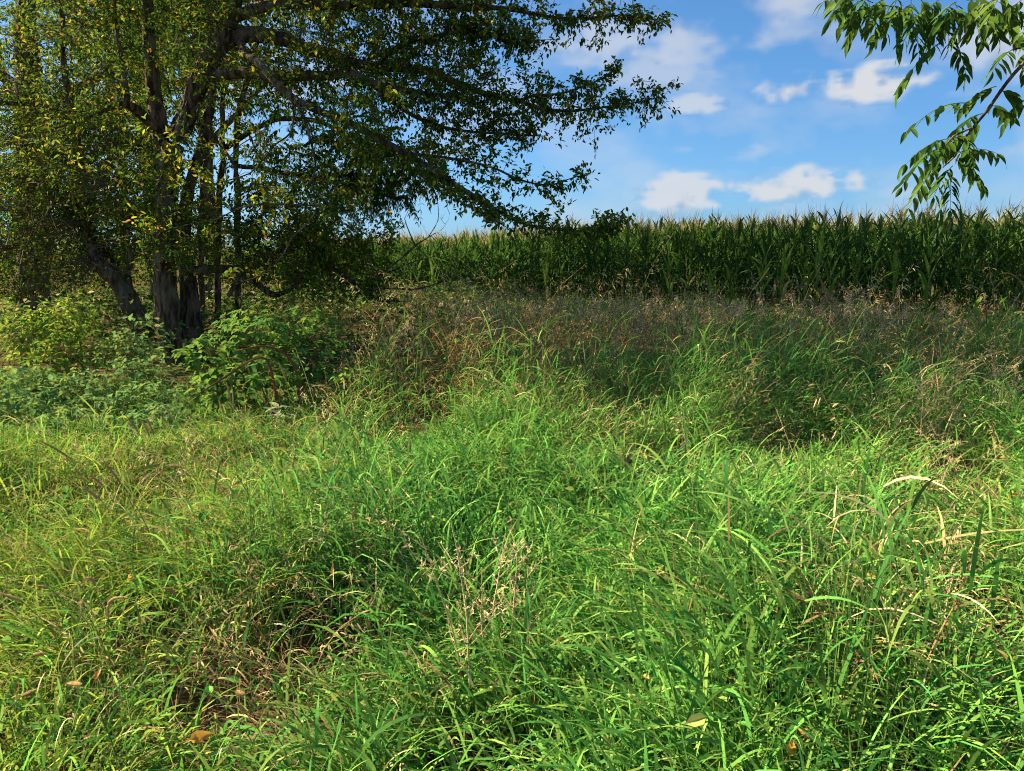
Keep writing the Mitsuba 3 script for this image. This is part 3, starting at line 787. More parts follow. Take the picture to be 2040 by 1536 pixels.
b6.grow(ball(b6.r, (-10.5, 22, 10.4), (3.1, 3.1, 4.6), 560, .4), n=15, spread=.16, rad=.009, size=1.25, steps=3)
b6.done()
b4 = Tree('hedgerow_tree', 'far hedgerow tree at the left edge behind the thick dark trunk', 7, BACK, (.13, .08))
b4.limb([(-40, 640, 24, 14), (-30, 450, 24, 11), (-20, 250, 24, 7), (-10, 100, 24, 3)], nm='trunk')
b4.grow(np.vstack([ball(b4.r, at(-20, 420, 24), (3.2, 2, 2.4), 300), ball(b4.r, at(120, 540, 26), (4.6, 2, 1.2), 420)]), n=12, spread=.16)
b4.done()

# the walnut whose branch hangs in from the right
WK = key_of('walnut_tree')
tag(WK, 'walnut branch with long drooping pinnate leaves hanging into the sky at upper right', 'tree')
rw = np.random.default_rng(9)
wl = {}


def wpart(nm, parent=None):
    b = parent or WK
    n = wl.get((b, nm), 0)
    wl[(b, nm)] = n + 1
    return f'{b}__{nm}' + (f'_{n:03d}' if n else '')


def wlimb(rows, nm, sides=7, px=True, bark=.3):
    q = wobble(catmull(limb_px(rows) if px else rows, .05), .012, 2.5, int(rw.integers(1e6)))
    v, f = limb_mesh(q, sides, bark, 3)
    put(wpart(nm), v, f, 'bark_mat', smooth=True)
    return q


tr = [[5.4, 2.6, -.1, .19], [5.35, 2.6, 1.2, .16], [5.3, 2.65, 2.6, .14], [5.25, 2.7, 4.2, .10], [5.3, 2.8, 6.0, .05], [5.3, 2.9, 7.2, .02]]
wlimb(tr, 'trunk', 14, False, .4)
E0 = at(2120, 40, 3.6)
wlimb([[5.3, 2.65, 2.9, .055], [4.6, 3.0, 3.25, .04], [3.8, 3.4, 3.2, .025], [*E0, .014], [*at(2040, 122, 3.6), .009], [*at(2003, 165, 3.6), .008], [*at(1962, 224, 3.6), .007], [*at(1925, 272, 3.6), .006], [*at(1906, 310, 3.6), .0045], [*at(1882, 332, 3.6), .003]], 'limb', 7, False, .15)
wlimb([(1935, 255, 3.6, 2.2), (1900, 272, 3.5, 2), (1885, 290, 3.5, 1.5)], 'limb', 5)
wlimb([[4.6, 3.0, 3.25, .03], [3.6, 3.5, 3.35, .02], [*at(2060, -70, 3.7), .011], [*at(1960, -30, 3.7), .008], [*at(1880, -16, 3.7), .006], [*at(1790, -14, 3.7), .005], [*at(1700, -22, 3.7), .003]], 'limb', 7, False, .15)
wlimb([[*at(1960, 10, 3.7), .006], [*at(1930, 60, 3.65), .0045], [*at(1905, 92, 3.6), .003]], 'limb', 5, False)
wlimb([[*E0, .01], [*at(2060, 90, 3.4), .006], [*at(2015, 100, 3.4), .003]], 'limb', 5, False)
wlimb([[*at(2120, 120, 3.8), .008], [*at(2050, 190, 3.7), .005], [*at(2030, 205, 3.7), .003]], 'limb', 5, False)
# base px, tip px, distance, pairs of leaflets
WLEAVES = [(1868, 88, 1790, 182, 3.55, 5), (1905, 92, 1925, 152, 3.6, 6), (1932, 205, 1806, 262, 3.5, 6), (1890, 276, 1800, 332, 3.5, 6), (1884, 292, 1797, 372, 3.5, 6), (1872, 332, 1806, 425, 3.55, 6), (1893, 345, 1893, 418, 3.6, 6),
           (1906, 305, 1992, 308, 3.55, 4), (1903, 318, 1962, 376, 3.6, 5), (1985, 172, 1918, 214, 3.55, 5), (2015, 100, 1978, 142, 3.4, 4), (2038, 200, 1998, 250, 3.7, 4), (1960, 226, 1905, 262, 3.65, 5), (1925, 272, 1870, 300, 3.6, 5),
           (1925, 274, 1935, 330, 3.7, 5), (1700, 0, 1652, 42, 3.7, 5), (1722, 4, 1690, 82, 3.7, 5), (1750, 10, 1740, 92, 3.75, 6), (1790, 16, 1792, 108, 3.7, 6), (1815, 18, 1832, 112, 3.7, 6), (1710, 2, 1668, 60, 3.8, 5), (1770, 14, 1718, 66, 3.6, 5),
           (1860, 20, 1862, 92, 3.7, 6), (1885, 20, 1890, 96, 3.75, 6), (1930, 18, 1955, 86, 3.7, 5), (1960, 12, 1990, 78, 3.7, 5), (2000, -8, 2025, 72, 3.6, 5), (1840, 20, 1800, 84, 3.6, 5), (1900, 20, 1850, 76, 3.6, 6), (1950, 12, 1905, 70, 3.6, 5),
           (2030, 60, 2052, 130, 3.5, 5), (2000, -10, 1965, 48, 3.5, 5), (1820, 14, 1770, 44, 3.8, 5), (1740, 6, 1640, 4, 3.75, 5), (2030, 130, 2070, 190, 3.5, 4), (1880, 18, 1935, 50, 3.8, 5), (2040, 30, 1990, 30, 3.6, 5), (1990, 180, 2040, 212, 3.6, 5),
           (1780, 14, 1700, 30, 3.65, 5), (1970, 210, 2012, 232, 3.7, 4), (2050, 20, 2010, 52, 3.65, 5), (1850, 18, 1822, 58, 3.85, 5), (1916, 20, 1880, 58, 3.85, 5), (1800, 10, 1752, 60, 3.9, 5), (1980, 0, 1942, 40, 3.85, 5), (1945, 22, 1930, 66, 3.8, 5), (1905, 4, 1875, 40, 3.7, 5), (1760, 0, 1730, 34, 3.85, 5), (1835, 0, 1850, 40, 3.9, 5), (1985, 20, 1962, 72, 3.9, 5), (2020, 20, 2046, 84, 3.7, 5), (1690, -14, 1660, 22, 3.8, 5), (1730, -10, 1706, 48, 3.9, 5), (1870, 0, 1836, 52, 3.95, 5), (2035, 0, 2000, 44, 3.95, 5), (1790, -8, 1765, 72, 3.95, 5), (1815, 0, 1812, 66, 4.0, 5), (1925, 0, 1985, 26, 3.9, 5), (1885, 296, 1838, 352, 3.65, 5), (1898, 330, 1860, 392, 3.7, 5), (1910, 300, 1935, 352, 3.7, 5), (1950, 240, 1925, 296, 3.7, 5), (1925, 270, 1868, 330, 3.7, 5)]
for bx, by, tx, ty, Yd, pairs in WLEAVES:
    A = at(bx, by, Yd)
    B = at(tx, ty, Yd + rw.normal(0, .06))
    lk = wpart('leaf')
    L = np.linalg.norm(B - A)
    s = np.linspace(0, 1, 7)
    mid = A + (B - A) * s[:, None] + UP * (np.sin(np.pi * s) * L * .12)[:, None]
    v, f = tubes(mid[None], np.linspace(.0022, .001, 7)[None], 4)
    put(lk, v, f, 'stem_mat', uv=const_uv(len(v), .2))
    t = list(np.linspace(.16, .93, pairs + 1))
    tone = np.clip(rw.normal(.4, .25), 0, 1)
    yaw = rw.uniform(-1, 1)
    for k, (tt, sd) in enumerate([(x + rw.normal(0, .02), sgn) for x in t for sgn in (1, -1)] + [(1.0, 0)]):
        if rw.uniform() < .06:
            continue
        i = min(int(tt * 6), 5)
        w = tt * 6 - i
        p = mid[i] * (1 - w) + mid[i + 1] * w
        tg = unit(mid[i + 1] - mid[i])
        S = unit(np.cross(tg, UP) + np.array([0, yaw * .6, 0]))
        d = tg * .55 + S * sd * .85 + np.array([0, 0, -.46]) + rw.normal(0, .16, 3)
        nn = UP + S * sd * .5 + np.array([0, -.5, 0]) + rw.normal(0, .35, 3)
        ln = .084 * (.72 + .36 * math.sin(math.pi * min(tt, .85))) * rw.uniform(.85, 1.15)
        v, f, uv = broad_leaf(p, d, nn, ln, ln * rw.uniform(.28, .36), fold=rw.uniform(.1, .5), droop=rw.uniform(.05, .35), n=5, wave=.06, seed=int(rw.integers(1e6)))
        put(wpart('leaflet', lk), v, f, 'walnut_mat', uv=np.c_[np.full(len(v), np.clip(tone + rw.normal(0, .12), 0, 1)), uv[:, 1]], smooth=True)
# ------------------------------------------------------------------ brambles, shrubs, sapling
def shrub(name, label, category, seed, lobes, nleaf, L, mat, tone=(.3, .25), leaflets=3, parts=160, width=.8, stems=7, base=None, stem_mat='stem_mat', droop=.3, shell=.6, fold=.25):
    """lobes: (centre, radii, share). Leaves stand on short twigs that join the stems; the nearest ones are parts of their own."""
    r = np.random.default_rng(seed)
    key = key_of(name)
    tag(key, label, category)
    share = np.array([l[2] for l in lobes], float)
    pts, outw = [], []
    for (c, rad, s) in lobes:
        n = int(round(nleaf * s / share.sum()))
        p = ball(r, c, rad, n, shell)
        p[:, 2] = np.maximum(p[:, 2], ground_z(p[:, 0], p[:, 1]) + .06)
        pts.append(p)
        outw.append(unit((p - c) / np.asarray(rad) + [0, 0, .3]))
    P, O = np.vstack(pts), np.vstack(outw)
    # stems
    nodes = []
    for k in range(stems):
        l = lobes[k % len(lobes)]
        b = np.array(base if base is not None else [*l[0][:2], 0]) + np.r_[r.normal(0, .12, 2), 0]
        b[2] = ground_z(b[0], b[1]) - .03
        e = ball(r, l[0], np.asarray(l[1]) * .8, 1)[0]
        e[2] = max(e[2], b[2] + .15)
        m = (b + e) / 2 + np.array([*r.normal(0, .06, 2), .12])
        q = catmull([[*b, .008], [*m, .006], [*e, .0025]], .05)
        v, f = limb_mesh(q, 5)
        nm = f'{key}__stem' + (f'_{k:03d}' if k else '')
        put(nm, v, f, stem_mat, uv=const_uv(len(v), r.uniform()))
        nodes.append(q[2:, :3])
    nd = np.vstack(nodes)
    d, ix = cKDTree(nd).query(P)
    A = nd[ix]
    t = np.linspace(0, 1, 4)[None, :, None]
    line = A[:, None] * (1 - t) + P[:, None] * t + UP * (.12 * d)[:, None, None] * np.sin(np.pi * t)
    v, f = tubes(line, np.tile(np.linspace(.0022, .0012, 4), (len(P), 1)), 3)
    put(f'{key}__twigs', v, f, stem_mat, uv=const_uv(len(v), .4))
    labels[f'{key}__twigs'] = {'kind': 'stuff'}
    near = np.argsort(np.linalg.norm(P - EYE, axis=1) - .5 * O[:, 2])
    rest = [[], [], []]
    nr, cnt = 0, 0
    for rank, i in enumerate(near):
        tn = float(np.clip(r.normal(*tone), 0, 1))
        o = O[i]
        side = unit(np.cross(o, UP) + 1e-6)
        ms, n = [], 0
        for k in range(leaflets):
            sd = (0, 1, -1, 1, -1)[k]
            dirn = o * [.7, .7, .15] + side * sd * (1.0 if k < 3 else .5) + [0, 0, -.25] + r.normal(0, .22, 3)
            nn = UP * 1.0 + o * .55 + r.normal(0, .3, 3)
            ln = L * (1 if k == 0 else .82) * r.uniform(.65, 1.15)
            v, f, uv = broad_leaf(P[i], dirn, nn, ln, ln * width * r.uniform(.85, 1.1), fold=r.uniform(.05, fold * 2), droop=r.uniform(.05, droop * 1.6), n=4, wave=.1, seed=int(r.integers(1e6)))
            ms.append((v, f + n, np.c_[np.full(len(v), np.clip(tn + r.normal(0, .06), 0, 1)), uv[:, 1]]))
            n += len(v)
        v, f, u = np.vstack([m[0] for m in ms]), np.vstack([m[1] for m in ms]), np.vstack([m[2] for m in ms])
        if rank < parts:
            put(f'{key}__leaf' + (f'_{cnt:03d}' if cnt else ''), v, f, mat, uv=u, smooth=True)
            cnt += 1
        else:
            rest[0].append(v), rest[1].append(f + nr), rest[2].append(u)
            nr += len(v)
    if nr:
        put(f'{key}__foliage', np.vstack(rest[0]), np.vstack(rest[1]), mat, uv=np.vstack(rest[2]), smooth=True)
        labels[f'{key}__foliage'] = {'kind': 'stuff'}
    return key


def lobe(px, py, Yd, rx, ry, rz, s=1):
    return (at(px, py, Yd), (rx, ry, rz), s)


scene['shrub_mat'] = two_tone((.12, .26, .10), (.25, .36, .08), (.17, .27, .14), .3, .7)
scene['lit_shrub_mat'] = two_tone((.12, .25, .045), (.32, .38, .045), (.17, .28, .08), .4, .9)
scene['cane_mat'] = two_tone((.13, .05, .035), (.20, .09, .05), (.10, .10, .05), .55, .1)
bk = shrub('bramble_bush', 'large bramble with broad pale leaves and arching red cane before the old trunk', 'bramble', 21,
           [lobe(430, 705, 7.3, .36, .35, .24, 1.0), lobe(520, 690, 7.4, .45, .45, .34, 1.4), lobe(610, 700, 7.6, .45, .45, .38, 1.3), lobe(500, 760, 6.9, .48, .35, .22, 1.1), lobe(660, 770, 7.3, .28, .3, .25, .5), (at(560, 640, 8.0), (.7, .4, .2), .8), lobe(440, 770, 6.8, .3, .25, .16, .4)],
           700, .092, 'bramble_mat', (.35, .25), 3, 210, .82, 14)
for k, rows in enumerate(([(560, 835, 6.6, 3.2), (545, 760, 6.6, 3), (530, 715, 6.6, 2.8), (505, 716, 6.6, 2.6), (480, 730, 6.6, 2.4), (440, 757, 6.55, 2), (400, 782, 6.5, 1.6), (372, 800, 6.5, 1)],
                          [(600, 830, 6.9, 3), (590, 740, 6.9, 2.8), (560, 700, 6.9, 2.5), (520, 690, 6.9, 2), (470, 700, 6.9, 1.5)])):
    q = catmull(limb_px(rows), .04)
    v, f = limb_mesh(q, 6)
    put(f'{bk}__cane' + (f'_{k:03d}' if k else ''), v, f, 'cane_mat', uv=const_uv(len(v), .4))
shrub('lit_bush', 'sunlit bush of crowded yellow-green leaves at the left edge below the thick dark trunk', 'bush', 22,
      [lobe(70, 660, 8.2, .34, .4, .3, 1), lobe(125, 640, 8.3, .38, .4, .28, 1.1), lobe(150, 690, 8.0, .4, .4, .32, 1), lobe(60, 730, 7.8, .4, .4, .2, .7)], 560, .074, 'lit_shrub_mat', (.45, .28), 3, 150, .66, 10)
shrub('ground_bramble', 'low sprawling bramble of bluish leaves at the left edge before the lit bush', 'bramble', 23,
      [lobe(30, 770, 7.0, .5, .4, .24, 1), lobe(130, 790, 6.9, .5, .4, .2, 1), lobe(60, 840, 6.3, .5, .3, .16, .8), lobe(0, 815, 6.1, .35, .3, .18, .5), lobe(135, 850, 5.8, .3, .25, .14, .5)], 680, .07, 'shrub_mat', (.45, .28), 3, 150, .7, 9)
shrub('ground_bramble', 'low bramble with small pale leaves between the lit bush and the old trunk', 'bramble', 24,
      [lobe(230, 760, 7.4, .5, .45, .25, 1), lobe(300, 800, 6.8, .4, .35, .2, .8), lobe(200, 820, 6.6, .4, .3, .16, .6), lobe(330, 835, 6.1, .28, .22, .16, .4), lobe(255, 850, 5.8, .22, .2, .13, .3)], 520, .07, 'shrub_mat', (.4, .28), 3, 130, .7, 9)
shrub('trunk_side_shrub', 'small shrub of rounded bluish leaves growing against the left side of the old trunk', 'shrub', 25,
      [lobe(285, 680, 8.9, .32, .3, .4, 1), lobe(300, 740, 8.2, .3, .3, .3, .8), lobe(245, 700, 9.2, .4, .3, .3, .8)], 320, .078, 'shrub_mat', (.35, .25), 1, 110, .85, 7)
shrub('hedge_sprout', 'bright sprouting shrub with yellow-tipped leaves right of the big trunk, under the arching limb', 'shrub', 26,
      [lobe(640, 600, 10.8, .5, .4, .4, 1), lobe(690, 620, 10.6, .35, .3, .3, .6), lobe(600, 625, 10.4, .4, .3, .35, .7)], 260, .07, 'shrub_mat', (.55, .25), 1, 60, .6, 8)
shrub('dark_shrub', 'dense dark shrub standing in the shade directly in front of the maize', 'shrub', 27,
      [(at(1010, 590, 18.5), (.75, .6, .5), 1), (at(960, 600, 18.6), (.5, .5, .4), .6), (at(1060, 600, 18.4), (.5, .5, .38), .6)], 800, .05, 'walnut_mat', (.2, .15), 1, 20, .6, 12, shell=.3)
shrub('leafy_weed', 'small bright green leafy weed standing in brown grass below the bare branches', 'weed', 28,
      [(at(862, 650, 11.6), (.26, .25, .32), 1)], 70, .075, 'sapling_mat', (.3, .2), 1, 70, .6, 4)
shrub('leafy_weed', 'low green weed with drooping leaves left of the grass clump in the shade', 'weed', 29,
      [(at(850, 708, 8.9), (.3, .25, .14), 1)], 60, .06, 'sapling_mat', (.2, .2), 1, 60, .55, 3)
shrub('leafy_weed', 'sprig of broad leaves at the right foot of the large bramble', 'weed', 30,
      [(at(700, 748, 6.6), (.17, .15, .1), 1)], 26, .06, 'bramble_mat', (.6, .2), 1, 26, .8, 3)
shrub('leafy_weed', 'tiny round-leaved weed in the dark hollow on the right', 'weed', 31,
      [(at(1628, 800, 5.9), (.08, .08, .06), 1)], 14, .04, 'sapling_mat', (.2, .2), 1, 14, .8, 3)
shrub('leafy_weed', 'yellowish weed with serrated leaves beside the pale dry stalk in the middle', 'weed', 32,
      [(at(1062, 800, 6.2), (.14, .12, .12), 1)], 26, .055, 'lit_shrub_mat', (.5, .2), 1, 26, .5, 3)
shrub('sapling', 'young sapling with large broad flat leaves at the right edge in front of the maize', 'sapling', 33,
      [(at(1955, 622, 9.6), (.38, .35, .14), 1.4), (at(1925, 665, 9.6), (.2, .2, .1), .4), (at(1990, 640, 9.6), (.25, .25, .14), .6)], 44, .17, 'sapling_mat', (.4, .2), 1, 44, .48, 4,
      base=[*at(1975, 690, 9.6)[:2], 0], stem_mat='cane_mat', droop=.15, shell=.4, fold=.12)
# pale felted rosette in front of the bramble
r_ = np.random.default_rng(34)
pk = key_of('pale_rosette')
tag(pk, 'low plant with pale silvery felted leaves in front of the large bramble', 'weed')
pc = at(555, 832, 6.2)
for k in range(11):
    a = k * 2.4 + r_.normal(0, .3)
    ln = r_.uniform(.10, .17)
    v, f, uv = broad_leaf(pc + [0, 0, r_.uniform(-.05, .1)], [math.cos(a), math.sin(a), r_.uniform(.1, .8)], [0, 0, 1], ln, ln * .38, .3, .3, 6, wave=.12, seed=k)
    put(f'{pk}__leaf' + (f'_{k:03d}' if k else ''), v, f, 'pale_leaf_mat', uv=np.c_[np.full(len(v), r_.uniform(0, .6)), uv[:, 1]], smooth=True)
q = catmull([[pc[0], pc[1], float(ground_z(pc[0], pc[1]))- .02, .006], [*pc, .004]], .05)
v, f = limb_mesh(q, 5)
put(f'{pk}__stem', v, f, 'pale_leaf_mat', uv=const_uv(len(v), .3))

# undergrowth that reads as one mass under the trees
ru = np.random.default_rng(40)
ub = Batch()
n = 34000
ux = ru.uniform(-17, -.8, n)
uy = ru.uniform(9.5, 26, n)
ok = (uy < edge_y(ux) - .6) & (uy > 8.6 + np.maximum(0, (ux + 3.2)) * 1.3) & (np.hypot(ux + 2.9, uy - 13) > 1.0)
ux, uy = ux[ok], uy[ok]
h = .25 + .95 * meshkit.fbm(np.stack([ux * .55, uy * .55, ux * 0], -1), 3, 4) ** 1.2 * np.clip((uy - 7.5) / 3, .3, 1)
up_ = np.stack([ux, uy, ground_z(ux, uy) + h * ru.uniform(.1, 1, len(ux)) ** .6], -1)
dd = unit(ru.normal(0, 1, (len(ux), 3)) * [1, 1, .5])
nn = unit(ru.normal(0, .5, (len(ux), 3)) + UP)
L = ru.uniform(.05, .13, len(ux))
v, f = leaves(up_, dd, nn, L, L * .6, .3, .2)
ub.add(v, f, np.repeat(leaf_colors(ru, len(ux), [(.55, .07, .15, .035, .3), (.25, .16, .23, .04, .3), (.2, .30, .25, .12, .3)]), 6, 0))
k = len(ux) // 5
v, f, c = blades(np.stack([ux[:k], uy[:k], ground_z(ux[:k], uy[:k])], -1), ru.uniform(0, 6.3, k), ru.uniform(0, .3, k), ru.uniform(0, .6, k), h[:k] * 1.0, np.full(k, .006), ru.uniform(0, 3, k), 3,
                 np.tile([.13, .12, .05], (k, 1)), np.tile([.2, .18, .08], (k, 1)), base=.9)
ub.add(v, f, c)
v, f, c = ub.get()
put('undergrowth', v, f, 'foliage_mat', color=c)
tag('undergrowth', 'mixed leafy undergrowth covering the shaded ground beneath the trees', 'undergrowth', kind='stuff')
# ------------------------------------------------------------------ the rough grass
def spots_field(x, y, rows):
    o = np.zeros_like(x)
    for px, py, rad, amt in rows:
        c = on_ground(px, py, .42)
        o = np.maximum(o, amt * np.exp(-((x - c[0]) ** 2 + ((y - c[1]) * .8) ** 2) / (rad * rad)))
    return o


DRY = [(560, 1130, .38, .95), (610, 1190, .22, .9), (250, 930, .9, .62), (420, 930, .7, .62), (60, 960, .8, .5), (330, 860, .9, .6), (1080, 640, 2.4, .9), (880, 650, 1.6, .75), (1250, 655, 2.2, .9), (1420, 660, 1.6, .8), (950, 730, 1.0, .65),
       (1720, 640, 1.8, .85), (1840, 830, .42, .9), (1985, 760, .5, 1.0), (1910, 930, .4, .85), (1525, 800, .45, .8), (1250, 830, .45, .7), (1350, 900, .45, .5), (1150, 780, .5, .5), (1960, 1110, .4, .5), (1300, 1150, .3, .4), (1680, 1250, .22, .5),
       (870, 1260, .25, .5), (950, 1420, .2, .55), (500, 1240, .3, .5), (1900, 1250, .3, .45), (700, 760, .8, .6), (150, 1420, .6, .3), (100, 1100, .5, .35), (760, 690, 1.6, .8), (1350, 640, 2.5, .8), (1000, 690, 1.8, .85), (1600, 700, 1.2, .45), (1900, 690, 1.0, .5)]
LUSH = [(800, 850, .9, 1), (900, 1000, 1.3, .9), (1250, 1000, 1.3, .8), (1480, 980, 1.0, .8), (1300, 690, 1.0, .6), (1560, 760, 1.4, .6), (1000, 830, .5, .8), (700, 1000, .8, .8), (1500, 1300, 1.5, .5)]
SHORTER = [(700, 800, .5, .8), (860, 815, .5, .85), (1240, 775, .45, .93), (1600, 820, .45, .85), (950, 1440, .22, .7), (1760, 830, .3, .6), (0, 1530, 1.1, .55), (150, 1300, 1.0, .4), (0, 1250, 1.2, .45), (700, 800, .5, .5), (880, 830, .45, .6), (1250, 775, .42, .85), (1630, 830, .4, .6), (640, 1180, .25, .75), (780, 1500, .3, .5), (850, 790, .6, .5), (1400, 860, .4, .4)]
TALLER = [(1100, 640, 2.5, .25), (1350, 650, 2.2, .25), (1720, 640, 1.6, .3), (520, 1080, .5, .3), (1840, 840, .4, .35), (1980, 760, .5, .5)]


def fields(x, y):
    p = np.stack([x * .9, y * .9, np.zeros_like(x)], -1)
    n1 = meshkit.fbm(p, 3, 61)
    n2 = meshkit.fbm(p * 2.7 + 5, 3, 62)
    dry = np.clip(spots_field(x, y, DRY) * (.55 + .9 * n2) + np.clip((n1 - .58) * 1.6, 0, .35), 0, 1)
    lush = np.clip(spots_field(x, y, LUSH) * (.6 + .8 * n1), 0, 1)
    left = sstep(-.2, -1.6, x + .12 * y) * sstep(7.5, 4.0, y)      # yellower, finer turf towards the lower left
    h = (.36 + .34 * (n1 - .4) + .22 * (n2 - .5)) * (1 - spots_field(x, y, SHORTER)) * (1 + .7 * spots_field(x, y, TALLER)) * (1 - .3 * sstep(8, 13, y)) * (1 - .25 * left)
    hump = meshkit.fbm(np.stack([x * 1.15, y * 1.0, x * 0 + 3], -1), 2, 65)
    h = h * (.62 + 1.1 * np.clip((hump - .3) * 1.9, 0, 1))
    rough = sstep(5.2, 6.6, y) * sstep(-2, -.6, x)                     # tangled tall growth on the bank before the maize
    h = np.minimum(h * (1 + .75 * rough), np.maximum(1.5 - .088 * y, .3))
    dry = np.clip(dry + .22 * rough * n2, 0, 1)
    under = sstep(-1.3, -1.9, x) * sstep(5.0, 6.0, y + 2.4 * (n2 - .5) + 1.2 * (n1 - .5))                # short and thin beneath the brambles
    return dry, lush, left, np.clip(h * (1 - .62 * under), .07, .9)


GREEN = np.array([[.076, .225, .046], [.122, .29, .054], [.19, .345, .08]])
EMER = np.array([[.070, .235, .055], [.11, .30, .065], [.18, .35, .08]])
YELL = np.array([[.15, .29, .042], [.22, .35, .05], [.29, .38, .075]])
STRAW = np.array([[.44, .36, .19], [.32, .23, .11], [.54, .46, .27], [.24, .155, .08]])


def grass_colors(r, dry, lush, left, straw_at):
    n = len(dry)
    k = r.integers(0, 3, n)
    c = GREEN[k].copy()
    m = r.uniform(0, 1, n) < lush
    c[m] = EMER[k[m]]
    m = r.uniform(0, 1, n) < left * .75
    c[m] = YELL[k[m]]
    m = r.uniform(0, 1, n) < straw_at
    c[m] = STRAW[r.integers(0, 4, m.sum())]
    return np.clip(c * np.exp(r.normal(0, .2, (n, 1))) * np.exp(r.normal(0, .07, (n, 3))), .004, .7), m


def in_field(x, y):
    return (y < edge_y(x) - .15) & (np.abs(x) < .78 * y + .9) & ~((x < -2.2) & (y > 8.6)) & (y < 24)


def scatter(r, n, y0, y1):
    """n points, evenly over the ground in view between two distances."""
    y = np.sqrt(r.uniform(y0 ** 2, y1 ** 2, int(n * 1.0)))
    x = r.uniform(-1, 1, len(y)) * (.76 * y + .5)
    ok = in_field(x, y)
    return x[ok], y[ok]


def make_band(seed, y0, y1, ntuft, per, nseg, wscale, batch_green, batch_dry):
    r = np.random.default_rng(seed)
    tx, ty = scatter(r, ntuft, y0, y1)
    cl = meshkit.fbm(np.stack([tx * 2.6, ty * 2.2, tx * 0 + 1], -1), 2, 66)
    ok = r.uniform(0, 1, len(tx)) < np.clip(.25 + (cl - .38) * 5, .22, 1)
    tx, ty = tx[ok], ty[ok]
    nt = len(tx)
    # each tuft has its own lean, from a slowly turning field
    fld = meshkit.fbm(np.stack([tx * .8, ty * .8, tx * 0], -1), 2, 71) * 9.0
    k = np.repeat(np.arange(nt), per)
    N = len(k)
    off = r.normal(0, .055 + .02 * wscale, (N, 2))
    x, y = tx[k] + off[:, 0], ty[k] + off[:, 1]
    dry, lush, left, h = fields(tx, ty)
    dry, lush, left, h = dry[k], lush[k], left[k], h[k]
    h = h * np.repeat(r.uniform(.75, 1.3, nt), per)
    az = np.where(r.uniform(0, 1, N) < .45, np.arctan2(off[:, 1], off[:, 0]), fld[k]) + r.normal(0, .8, N)
    up = r.uniform(0, 1, N)
    kind = r.choice(3, N, p=[.32, .57, .11])          # long basal blades, short leaves on stems, stems
    z0 = np.where(kind == 1, h * r.uniform(.15, .92, N), 0) + ground_z(x, y)
    L = np.where(kind == 0, np.minimum(h * r.uniform(.95, 1.7, N), r.uniform(.45, .8, N)), np.where(kind == 1, r.uniform(.12, .29, N) * (.6 + h), h * r.uniform(.9, 1.25, N)))
    tilt = np.where(kind == 0, np.abs(r.normal(.18, .16, N)), np.where(kind == 1, r.uniform(.2, 1.0, N), np.abs(r.normal(.08, .08, N))))
    bend = np.where(kind == 0, r.uniform(1.1, 2.7, N), np.where(kind == 1, r.uniform(.3, 1.7, N), r.uniform(0, .35, N)))
    W = np.where(kind == 0, r.uniform(.007, .0155, N), np.where(kind == 1, r.uniform(.007, .0135, N), .0036)) * wscale * (1 - .25 * left)
    low = (z0 - ground_z(x, y) < .3 * h) & (kind == 0)
    straw = np.clip(dry * .85 + .035 + .06 * (up < .3) * low, 0, .93)
    C, m = grass_colors(r, dry, lush, left, straw)
    rust = m & (y > 6.5) & (r.uniform(0, 1, N) < .8)                  # the reddish brown dry brome of the bank
    C[rust] = np.array([[.40, .23, .085], [.28, .145, .05], [.48, .32, .13]])[r.integers(0, 3, rust.sum())] * np.exp(r.normal(0, .2, (rust.sum(), 1)))
    W = np.where(m, W * .6, W)
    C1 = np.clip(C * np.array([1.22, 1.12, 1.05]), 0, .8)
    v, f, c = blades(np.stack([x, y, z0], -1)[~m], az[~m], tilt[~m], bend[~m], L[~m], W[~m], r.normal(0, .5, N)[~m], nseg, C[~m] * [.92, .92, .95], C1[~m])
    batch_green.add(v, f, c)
    if m.any():
        v, f, c = blades(np.stack([x, y, z0], -1)[m], az[m] + r.normal(0, .6, m.sum()), tilt[m] + np.abs(r.normal(0, .2, m.sum())), bend[m] * r.uniform(.5, 1.2, m.sum()), np.minimum(L[m] * r.uniform(.5, .95, m.sum()), .38), W[m], r.normal(0, .7, m.sum()), max(nseg - 1, 3), C[m], C[m])
        batch_dry.add(v, f, c)


gb, db = Batch(), Batch()
make_band(101, 1.3, 3.4, 1500, 24, 6, 1.0, gb, db)
make_band(102, 3.2, 6.0, 2400, 21, 5, 1.05, gb, db)
make_band(103, 5.7, 9.5, 2900, 18, 4, 1.2, gb, db)
make_band(104, 9.0, 24.0, 5600, 13, 3, 1.5, gb, db)
# low broad-leaved weeds among the blades
rb = np.random.default_rng(140)
bx_, by_ = scatter(rb, 1500, 1.7, 8)
hb = fields(bx_, by_)[3]
nb_ = 6
k_ = np.repeat(np.arange(len(bx_)), nb_)
P_ = np.stack([bx_[k_] + rb.normal(0, .04, len(k_)), by_[k_] + rb.normal(0, .04, len(k_)), ground_z(bx_, by_)[k_] + hb[k_] * rb.uniform(.35, .95, len(k_))], -1)
L_ = rb.uniform(.025, .06, len(k_))
v, f = leaves(P_, unit(rb.normal(0, 1, (len(k_), 3)) * [1, 1, .4]), unit(rb.normal(0, .35, (len(k_), 3)) + UP), L_, L_ * .6, .3, .25)
gb.add(v, f, np.repeat(leaf_colors(rb, len(k_), [(.7, .09, .22, .05, .25), (.2, .16, .27, .06, .25), (.1, .30, .28, .08, .3)]), 6, 0))
v, f, c = gb.get()
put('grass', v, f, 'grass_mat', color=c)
tag('grass', 'long arching green grass blades covering the whole foreground', 'grass', kind='stuff')
v, f, c = db.get()
put('dry_grass', v, f, 'straw_mat', color=c)
tag('dry_grass', 'withered straw-coloured grass blades mixed through the green grass', 'dry grass', kind='stuff')


